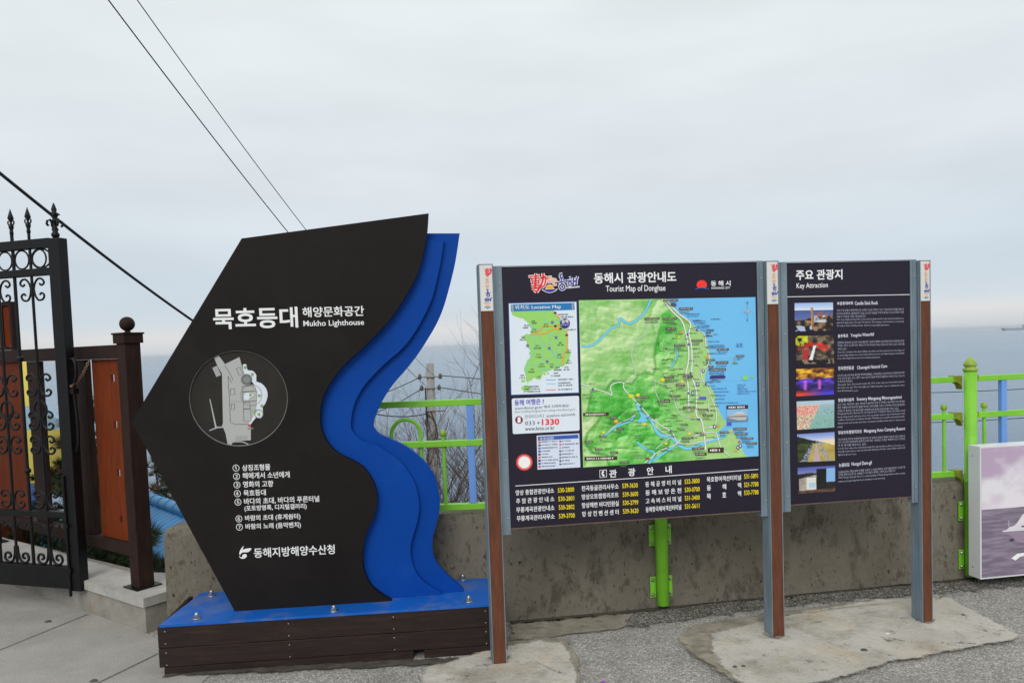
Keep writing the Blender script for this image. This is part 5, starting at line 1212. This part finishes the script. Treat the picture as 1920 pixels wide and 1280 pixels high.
# drop bolt and pull handle
b = MB(); xd = sx+.012
b.tube([GP.at(xd, qz(120, 890), .036), GP.at(xd, qz(122, 1112), .036)], .009, 8); b.bbox(GP, xd-.014, xd+.02, qz(122, 985), qz(122, 979), .046, .03); b.bbox(GP, xd-.014, xd+.02, qz(122, 1068), qz(122, 1060), .046, .03); b.build('drop_bolt', 'black_iron', groot)
b = MB(); b.tube([GP.at(stile_r+u, qz(140, y), 0) for u, y in ((.0, 674), (.022, 672), (.036, 680), (.040, 694), (.034, 708), (.018, 718), (.012, 735), (.022, 770), (.026, 800), (.022, 830), (.008, 845), (0, 846))], .011, 8)
b.bbox(GP, stile_r, stile_r+.03, qz(140, 728), qz(140, 738), .02, -.02); b.build('pull_handle', 'black_iron', groot)

# chain between gate and fence
c0 = GP.at(stile_r+.012, qz(138, 724), .02); c1 = FP(176, 676)
c1 = c1+FP.n*.03
NL = 19; b = MB()
P_ = []
for k in range(NL+1):
    t = k/NL; p = c0.lerp(c1, t); p.z -= .055*4*t*(1-t)*(1.0)*.5; P_.append(p)
for k in range(NL):
    a_, e_ = P_[k], P_[k+1]; d = (e_-a_).normalized(); sdv = d.orthogonal().normalized(); up = d.cross(sdv)
    v1 = sdv if k % 2 else up; m_ = (a_+e_)/2; lh = (e_-a_).length*.72; wv_ = .0075
    b.tube([m_+d*(lh*cos(t))+v1*(wv_*sin(t)) for t in [2*pi*j/12 for j in range(13)]], .0022, 5, 0, False)
tag(b.build('chain', 'chain_metal', None, c0), 'rusty steel chain slung between the gate and the wooden fence', 'chain')

# ================================================================== RIGHT: PHOTO PANEL
XP = Plane(WALL.P+WALL.n*.20, 9.6)
x0 = XP.a(XP((1838), 960)); zt_x, zb_x = XP(1838, 837).z, XP(1838, 1086).z
ZB0 = zb_x
xr = empty('photo_panel', XP.at(x0+.6, zb_x, -.03), 'white framed box panel with a purple sea photograph leaning on the green railing', 'panel')
b = MB(); b.bbox(XP, x0, x0+1.25, zb_x, zt_x, 0, -.095); cas = b.build('casing', 'alu_white', xr, bevel=.002)
for zz in (zb_x+.06, zt_x-.06):
    b = MB(); b.lathe(XP.at(x0, zz, -.06), [(.005, 0), (.004, .002), (.001, .003)], 8, 0, -XP.u); b.build('screw', 'bolt_metal', cas)
class PArt(Art):
    def P(s, p, lev=0): return XP.at(x0+p[0], zt_x-p[1], s.off+lev*.0006)
A = PArt(XP); Hh = zt_x-zb_x; Wd = 1.25
def seapic(U, V):
    n = fbm(U+.5, V+.3, 6, 5, 51, 4); cl = np.clip((n-.42)*4+np.clip(V-.08, 0, 1)*3.2-.3+U*.4, 0, 1)
    c = mixc(cl, (172, 152, 176), (210, 207, 213)); c = mixc(np.clip((V-.3)*4, 0, 1), c, (214, 208, 216))
    w_ = fbm(U+.2, V*1.0+.1, 14, 60, 61, 3); sea_ = mixc(np.clip((w_-.3)*2.4, 0, 1), (108, 98, 115), (136, 125, 142))
    return np.where((V > .475)[..., None], sea_, c)
A.image([(.008, .010), (Wd-.012, .010), (Wd-.012, Hh-.010), (.008, Hh-.010)], 230, 150, seapic, 0)
bx = .145
W1 = (206, 200, 208)
A.poly([(bx, .510), (bx+.03, .505), (bx+.05, .49), (bx+.08, .485), (bx+.10, .47), (bx+.55, .46), (bx+.58, .49), (bx+.58, .52), (bx+.005, .517)], W1, 1)
A.poly([(bx+.005, .519), (bx+.58, .521), (bx+.56, .60), (bx+.18, .60), (bx+.10, .585), (bx+.06, .545)], (140, 125, 144), 1)
A.poly([(bx+.10, .47), (bx+.14, .42), (bx+.20, .41), (bx+.22, .38), (bx+.40, .38), (bx+.42, .42), (bx+.5, .43), (bx+.55, .46)], (210, 205, 212), 1)
for k in range(9): A.rect(bx+.13+k*.045, .488, bx+.15+k*.045, .498, (90, 80, 110), 2)
A.strip([(bx+.045, .49), (bx+.045, .45)], .003, W1, 1, 1); A.strip([(bx+.30, .38), (bx+.30, .30)], .006, W1, 1, 1)
A.poly([(bx+.05, .565), (bx+.075, .562), (bx+.08, .575), (bx+.055, .578)], (60, 45, 70), 2)
A.poly([(bx+.06, .68), (bx+.10, .655), (bx+.20, .65), (bx+.22, .66), (bx+.12, .675), (bx+.09, .695)], (235, 230, 236), 2)
A.build('sea_photograph', cas)

# ================================================================== FAR THINGS
# utility pole beyond the railing
PD = 20.0
ptp = at_depth(806, 681, PD); pz = -.35-(PD-5)*.62-1.0
up = empty('utility_pole', (ptp.x, ptp.y, pz), 'grey concrete utility pole rising from the slope behind the railing', 'pole')
b = MB(); b.lathe((ptp.x, ptp.y, pz), [(.17, 0), (.097, ptp.z-pz), (.05, ptp.z-pz+.003)], 16); b.build('shaft', 'pole_concrete', up)
hold = []
for (yy, w2) in ((706, .26), (727, .22)):
    zc = at_depth(806, yy, PD).z
    b = MB(); b.lathe((ptp.x, ptp.y, zc-.03), [(.115, 0), (.115, .06)], 12); b.tube([(ptp.x-w2, ptp.y-.1, zc), (ptp.x+w2, ptp.y-.1, zc)], .02, 6); arm = b.build('crossarm', 'pole_concrete', up)
    for sdx in (-1, 1):
        b = MB(); b.lathe((ptp.x+sdx*w2, ptp.y-.1, zc-.06), [(.03, 0), (.05, .02), (.035, .04), (.055, .06), (.035, .09), (.045, .11), (.02, .14)], 10); b.build('insulator', 'porcelain', arm)
for yy in (822, 838, 770):
    zc = at_depth(810, yy, PD).z; b = MB(); b.tube([(ptp.x-.16, ptp.y-.12, zc), (ptp.x+.36, ptp.y-.12, zc)], .014, 6); b.build('step_bolt', 'rust', up)
b = MB(); zc = at_depth(806, 850, PD).z; rt = random.Random(12)
for k in range(4):
    pts = [(ptp.x+.13*cos(t*1.1+k)+.05*rt.uniform(-1, 1), ptp.y-.14+.03*k, zc-.9+.28*t+.05*rt.uniform(-1, 1)) for t in range(8)]; b.tube(catmull(pts, 3), .016, 5)
b.tube([(ptp.x-.125, ptp.y-.1, zc+1.7), (ptp.x-.13, ptp.y-.1, zc-1.8)], .022, 6); b.build('cable_run', 'wire', up)

def sag_wire(p0, p1, pm, D0_, D1_, r_, ext, label, m_='wire'):
    """overhead wire: seen at pixels p0 (depth D0) and p1 (depth D1); sag from the pixel pm it passes"""
    A_, E_ = at_depth(*p0, D0_), at_depth(*p1, D1_)
    h = Vector((E_.x-A_.x, E_.y-A_.y, 0)); nrm = Vector((h.y, -h.x, 0)).normalized(); d = ray(*pm); t = nrm.dot(A_-EYE)/nrm.dot(d); Mp = EYE+d*t
    s_ = (Vector((Mp.x-A_.x, Mp.y-A_.y, 0))).dot(h)/h.dot(h); zl = A_.z+(E_.z-A_.z)*s_; k = (Mp.z-zl)/(s_*(1-s_)) if 0.02 < s_ < .98 else 0
    pts = []
    for j in range(61):
        s2 = -ext+(1+ext)*j/60; pts.append((A_.x+h.x*s2, A_.y+h.y*s2, A_.z+(E_.z-A_.z)*s2+k*s2*(1-s2)))
    b = MB(); b.tube(pts, r_, 6); o = b.build('overhead_wire', m_, None, pts[-1]); tag(o, label, 'wire', None); return o
sag_wire((203, 0), (799, 724), (538, 433), 7.5, PD-.1, .0065, .25, 'thicker of the two steep overhead wires crossing the sky above the black sign')
sag_wire((257, 0), (814, 704), (573, 430), 7.5, PD-.1, .005, .25, 'thinner of the two steep overhead wires crossing the sky above the black sign')
sag_wire((0, 325), (800, 775), (357, 598), 6.5, PD-.1, .014, .3, 'thick black twisted cable sloping down behind the gate finial to the black sign')
def span_wire(a_, e_, sag, r_, label):
    a_, e_ = Vector(a_), Vector(e_); pts = []
    for j in range(41):
        t = j/40; p = a_.lerp(e_, t); p.z -= sag*4*t*(1-t); pts.append(p)
    b = MB(); b.tube(pts, r_, 5); tag(b.build('overhead_wire', 'wire', None, pts[0]), label, 'wire')
span_wire((ptp.x+.26, ptp.y-.1, at_depth(806, 704, PD).z), at_depth(2150, 712, 24), .45, .011, 'long thin wire crossing the sea from the utility pole past the capped lime railing post')
span_wire((ptp.x+.22, ptp.y-.1, at_depth(806, 726, PD).z), at_depth(2150, 760, 22), .7, .011, 'lower thin wire leaving the utility pole towards the map board')
span_wire((ptp.x-.26, ptp.y-.1, at_depth(806, 706, PD).z), at_depth(500, 770, 17), .25, .011, 'upper thin wire leaving the utility pole towards the blue wave panel')
span_wire((ptp.x-.22, ptp.y-.1, at_depth(806, 727, PD).z), at_depth(520, 800, 16), .3, .011, 'lower thin wire leaving the utility pole towards the blue wave panel')

# bare shrubs behind the railing
def bare_shrub(px, pyb, D, height, seed, label, spread=.5):
    r_ = random.Random(seed); base = at_depth(px, pyb, D); base.z = min(base.z, -.35-max(0, (D-4.8))*.62+.3)
    b = MB()
    def grow(p, d, ln, rad, lev):
        n_ = 4; pts = [p]; q = p.copy(); dd = d.copy()
        for k in range(n_):
            dd = (dd+Vector((r_.uniform(-1, 1), r_.uniform(-1, 1), r_.uniform(-.5, .9)))*.20).normalized(); q = q+dd*ln/n_; pts.append(q.copy())
        b.tube(pts, [rad*(1-.5*k/n_) for k in range(n_+1)], 5 if lev < 2 else 4, 0, False)
        if lev < 4:
            for k in range(r_.randint(3, 4)):
                t = r_.uniform(.35, 1.0); i = min(n_-1, int(t*n_)); pp = pts[i].lerp(pts[i+1], t*n_-i)
                nd = (dd+Vector((r_.uniform(-1, 1), r_.uniform(-1, 1), r_.uniform(-.4, .6)))*.95).normalized(); grow(pp, nd, ln*r_.uniform(.5, .78), rad*.5, lev+1)
    for k in range(6):
        d = Vector((r_.uniform(-1, 1)*spread, r_.uniform(-1, 1)*spread*.6, 1)).normalized()
        grow(base+Vector((r_.uniform(-.1, .1), r_.uniform(-.1, .1), 0)), d, height*r_.uniform(.36, .5), height*.0062, 0)
    tag(b.build('bare_shrub', 'twig', None, base), label, 'shrub', 'leafless shrubs behind the railing')
bare_shrub(722, 1150, 7.0, 2.8, 31, 'leafless brown shrub showing beside the blue wave panel and the green loop', .35)
bare_shrub(880, 1250, 7.6, 3.6, 37, 'leafless brown shrub between the utility pole and the map board post', .55)
bare_shrub(840, 1300, 9.0, 4.1, 41, 'lower leafless shrub tangled in front of the utility pole', .6)
bare_shrub(960, 1300, 8.4, 3.9, 43, 'leafless shrub mostly hidden behind the map board post nearest the black sign', .55)

bare_shrub(780, 1250, 8.0, 3.3, 53, 'leafless grey shrub between the green loop and the utility pole', .5)
bare_shrub(915, 1250, 6.6, 2.6, 59, 'nearest leafless shrub behind the blue bar beside the map board post', .5)

# pines below the fence on the left
def pine(px, py, D, h_, seed, label, brown=.2, nb_=22, rad=1.0):
    r_ = random.Random(seed); top = at_depth(px, py, D); base = Vector((top.x+.1, top.y+.2, top.z-h_))
    root = empty('pine_tree', base, label, 'tree', 'pines behind the wooden fence')
    b = MB(); b.tube([base, base.lerp(top, .5)+Vector((.05, 0, 0)), top], [.05, .035, .008], 7)
    tips = []
    for k in range(nb_):
        t = .25+.75*k/nb_; p = base.lerp(top, t); an = r_.uniform(0, 2*pi); ln = rad*(1.05-t)*r_.uniform(.6, 1.1)+.12
        d = Vector((cos(an), sin(an), r_.uniform(.0, .5))); pts = [p, p+d*ln*.5, p+d*ln+Vector((0, 0, .06))]
        b.tube(pts, [.012, .008, .004], 5, 0, False)
        for j in range(5): tips.append((p+d*ln*(.35+.16*j)+Vector((r_.uniform(-.06, .06), r_.uniform(-.06, .06), r_.uniform(-.03, .06))), d))
        for j in range(3): 
            sdv = Vector((r_.uniform(-1, 1), r_.uniform(-1, 1), r_.uniform(-.2, .6))).normalized(); tips.append((p+d*ln*r_.uniform(.4, .9)+sdv*.12, sdv))
    tips.append((top, Vector((0, 0, 1)))); b.build('trunk', 'bark', root)
    b = MB()
    for (p, d) in tips:
        mi = 1 if r_.random() < brown else 0
        for j in range(60):
            nd = (d.normalized()*.7+Vector((r_.uniform(-1, 1), r_.uniform(-1, 1), r_.uniform(-.6, 1)))).normalized(); l = r_.uniform(.06, .12); sd_ = nd.orthogonal().normalized()*.0030
            q = p+nd*.004; b.add([q-sd_, q+sd_, q+nd*l], [(0, 1, 2)], mi)
    b.build('crown', ['pine_green', 'pine_brown'], root)
pine(166, 760, 7.4, 3.4, 3, 'pine seen through the gap between the brown slat and the orange board', .25, 44, .8)
pine(322, 896, 10.4, 3.2, 5, 'small pine against the left edge of the black sign above the blue roof', .1, 26, .55)
pine(289, 862, 9.8, 3.4, 15, 'pine with brown needles between the fence end post and the black sign', .5, 26, .5)
pine(222, 1000, 5.75, 1.7, 8, 'dark low pine under the bottom rail near the fence end post', .03, 60, .75)
pine(178, 985, 6.2, 1.8, 18, 'dark low pine under the bottom rail beside the gate stile', .03, 60, .8)
pine(112, 872, 7.6, 2.8, 28, 'olive pine behind the gate stile beside the yellow panel', .12, 60, .85)
pine(60, 960, 7.4, 2.2, 9, 'dark pine behind the lower scrolls of the iron gate', .06, 60, 1.0)

# house with a blue corrugated roof below the terrace
rc = at_depth(300, 950, 8.2); RA = radians(-48); u_ = Vector((cos(RA), sin(RA), 0)); dn_ = Vector((-cos(RA+pi/2)*-1, 0, 0))
dn_ = Vector((sin(RA), -cos(RA), 0)); slope = .42
hroot = empty('house', (rc.x, rc.y, rc.z-3.2), 'house below the terrace with a bright blue tiled metal roof', 'house')
LN_, SL_ = 2.6, 3.0
b = MB()
for sdn in (1, -1):
    nx2 = 300; ny2 = 36; vs = []
    for j in range(ny2+1):
        for i in range(nx2+1):
            s_ = -1.3+(LN_+1.3)*i/nx2; v = SL_*j/ny2
            hgt_ = .024*abs(cos(s_*pi/.105))+.014*(1-((v/.26) % 1.0))
            p = rc+u_*s_+dn_*sdn*v+Vector((0, 0, -v*slope+hgt_)); vs.append(p)
    fs = [(j*(nx2+1)+i, j*(nx2+1)+i+1, (j+1)*(nx2+1)+i+1, (j+1)*(nx2+1)+i) for j in range(ny2) for i in range(nx2)]
    b.add(vs, fs if sdn < 0 else [tuple(reversed(f)) for f in fs], 0, False)
roof = b.build('roof', 'roof_blue', hroot)
b = MB()
b.tube([rc+u_*s_+Vector((0, 0, .05)) for s_ in (-1.35, LN_+.05)], .062, 10)
for k in range(17): 
    s_ = -1.25+k*.22; b.tube([rc+u_*s_+Vector((0, 0, .052)), rc+u_*(s_+.04)+Vector((0, 0, .052))], .067, 10)
b.build('ridge_cap', 'roof_blue', roof)
b = MB(); p = rc-u_*1.1-dn_*(SL_-.4)+Vector((0, 0, -3.2)); b.box(p, u_*(LN_+.8), dn_*(2*SL_-.8), Vector((0, 0, 1.85))); b.build('wall', 'house_wall', hroot)
b = MB(); p = rc+dn_*(SL_-.398)-u_*.5+Vector((0, 0, -2.6)); b.box(p, u_*1.0, dn_*.04, Vector((0, 0, .8))); b.build('window', 'sculpture_sky', hroot)

# yellow and blue painted sculpture behind the gate
YP = Plane(at_depth(75, 800, 9.0), -20)
ysc = empty('painted_panel', YP.at(0, YP(75, 1000).z, 0), 'yellow and light blue painted cut-out panel behind the iron gate', 'panel')
def yb(name, px, m_, o0=0.0, th=.06):
    b = MB(); q = [YP(x, y, o0) for x, y in px]
    b.prism(q, -YP.n*th); b.build(name, m_, ysc)
yb('yellow_sail', [(70, 762), (36, 760), (36, 678), (50, 680), (62, 722)], 'yellow_paint')
yb('blue_field', [(104, 805.5), (40, 805.5), (42, 762.5), (70, 762.5), (84, 760), (104, 785)], 'sculpture_sky')
yb('yellow_hull', [(108, 895), (62, 912), (46, 884), (34, 806), (118, 806), (114, 860)], 'yellow_paint')
yb('blue_base', [(76, 1010), (50, 1010), (56, 905), (74, 904)], 'sculpture_blue')

# cargo ship on the horizon
sp = on_z(1924, 618, -40); SD = Vector((cos(.1), sin(.1), 0)); sc_ = sp.y/FPX
ship = empty('cargo_ship', (sp.x, sp.y, -40), 'long grey cargo ship far off on the hazy horizon', 'ship')
Ls = 95*sc_; hs = 4.6*sc_
b = MB(); nS = Vector((-SD.y, SD.x, 0)); wv = 3.5*sc_
hull = [(-.5, .95), (-.48, .25), (-.45, -.2), (.48, -.2), (.5, .8), (.40, .85), (-.38, .8), (-.43, 1.05)]
b.prism([sp+SD*(x*Ls)+Vector((0, 0, z*hs))-nS*wv for x, z in reversed(hull)], nS*2*wv); b.build('hull', 'ship_grey', ship)
b = MB()
for x0_, x1_, z1_ in ((-.06, .0, 2.1), (.02, .10, 1.7), (.30, .38, 2.6)): b.box(sp+SD*(x0_*Ls)+Vector((0, 0, .8*hs))-nS*wv*.8, SD*((x1_-x0_)*Ls), nS*1.6*wv, Vector((0, 0, (z1_-.8)*hs)))
b.build('superstructure', 'ship_light', ship)
for x_, z_ in ((-.30, 1.7), (-.20, 1.5), (.2, 2.0), (-.03, 2.8)):
    b = MB(); b.tube([sp+SD*(x_*Ls)+Vector((0, 0, .7*hs)), sp+SD*(x_*Ls)+Vector((0, 0, z_*hs))], .35*sc_, 6); b.build('mast', 'ship_light', ship)

finish_printing()
# small litter on the ground
def pebble(px, py, rx, ry, label, m_='pebble', z=.016, nm='pebble'):
    p = on_z(px, py, z); b = MB(); n_ = 12; rr_ = random.Random(px)
    vs = [p+Vector((rx*cos(2*pi*k/n_)*rr_.uniform(.85, 1.1), ry*sin(2*pi*k/n_)*rr_.uniform(.85, 1.1), 0)) for k in range(n_)]; tp = [v.lerp(p, .4)+Vector((0, 0, min(rx, ry)*.35)) for v in vs]
    b.add(vs+tp, [(k, (k+1) % n_, n_+(k+1) % n_, n_+k) for k in range(n_)], 0, True); b.add(tp, [tuple(range(n_))], 0, True)
    tag(b.build(nm, m_, None, p), label, 'litter' if m_ == 'petal' else 'pebble')
pebble(1620, 1218, .018, .016, 'flat dark stone in the middle of the large concrete patch')
pebble(1806, 1152, .013, .011, 'small dark stone beside the board post nearest the photo panel')
pebble(1378, 1249, .012, .012, 'dark pebble of the close pair on the large patch, nearer the crack')
pebble(1394, 1248, .012, .011, 'dark pebble of the close pair on the large patch, nearer the middle post')
pebble(1664, 1187, .012, .009, 'bright white chip on the large concrete patch', 'white_plate', .017, 'pebble')
pebble(90, 1164, .02, .014, 'dark flattened gum spot on the granite slabs', 'pebble', .0085)
pebble(176, 1275, .02, .014, 'dark flattened gum spot at the front edge of the slabs', 'pebble', .0085)
pebble(1131, 1277, .012, .010, 'purple petal lying on the asphalt at the bottom edge', 'petal', .004, 'petal')

# ================================================================== AIR
hz = MB(); HB = 61000
hz.box(Vector((-HB, -HB, -41)), Vector((2*HB, 0, 0)), Vector((0, 2*HB, 0)), Vector((0, 0, 66)))
hm = bpy.data.materials.new('haze_air'); hm.use_nodes = True; t = hm.node_tree; t.nodes.remove(t.nodes['Principled BSDF'])
pv_ = t.nodes.new('ShaderNodeVolumePrincipled'); pv_.inputs['Density'].default_value = 3.4e-5; pv_.inputs['Color'].default_value = (.90, .94, 1.0, 1)
t.links.new(pv_.outputs[0], t.nodes['Material Output'].inputs['Volume'])
ho = hz.build('haze', hm); tag(ho, 'thin pale sea haze softening the horizon', 'haze', None, 'stuff')
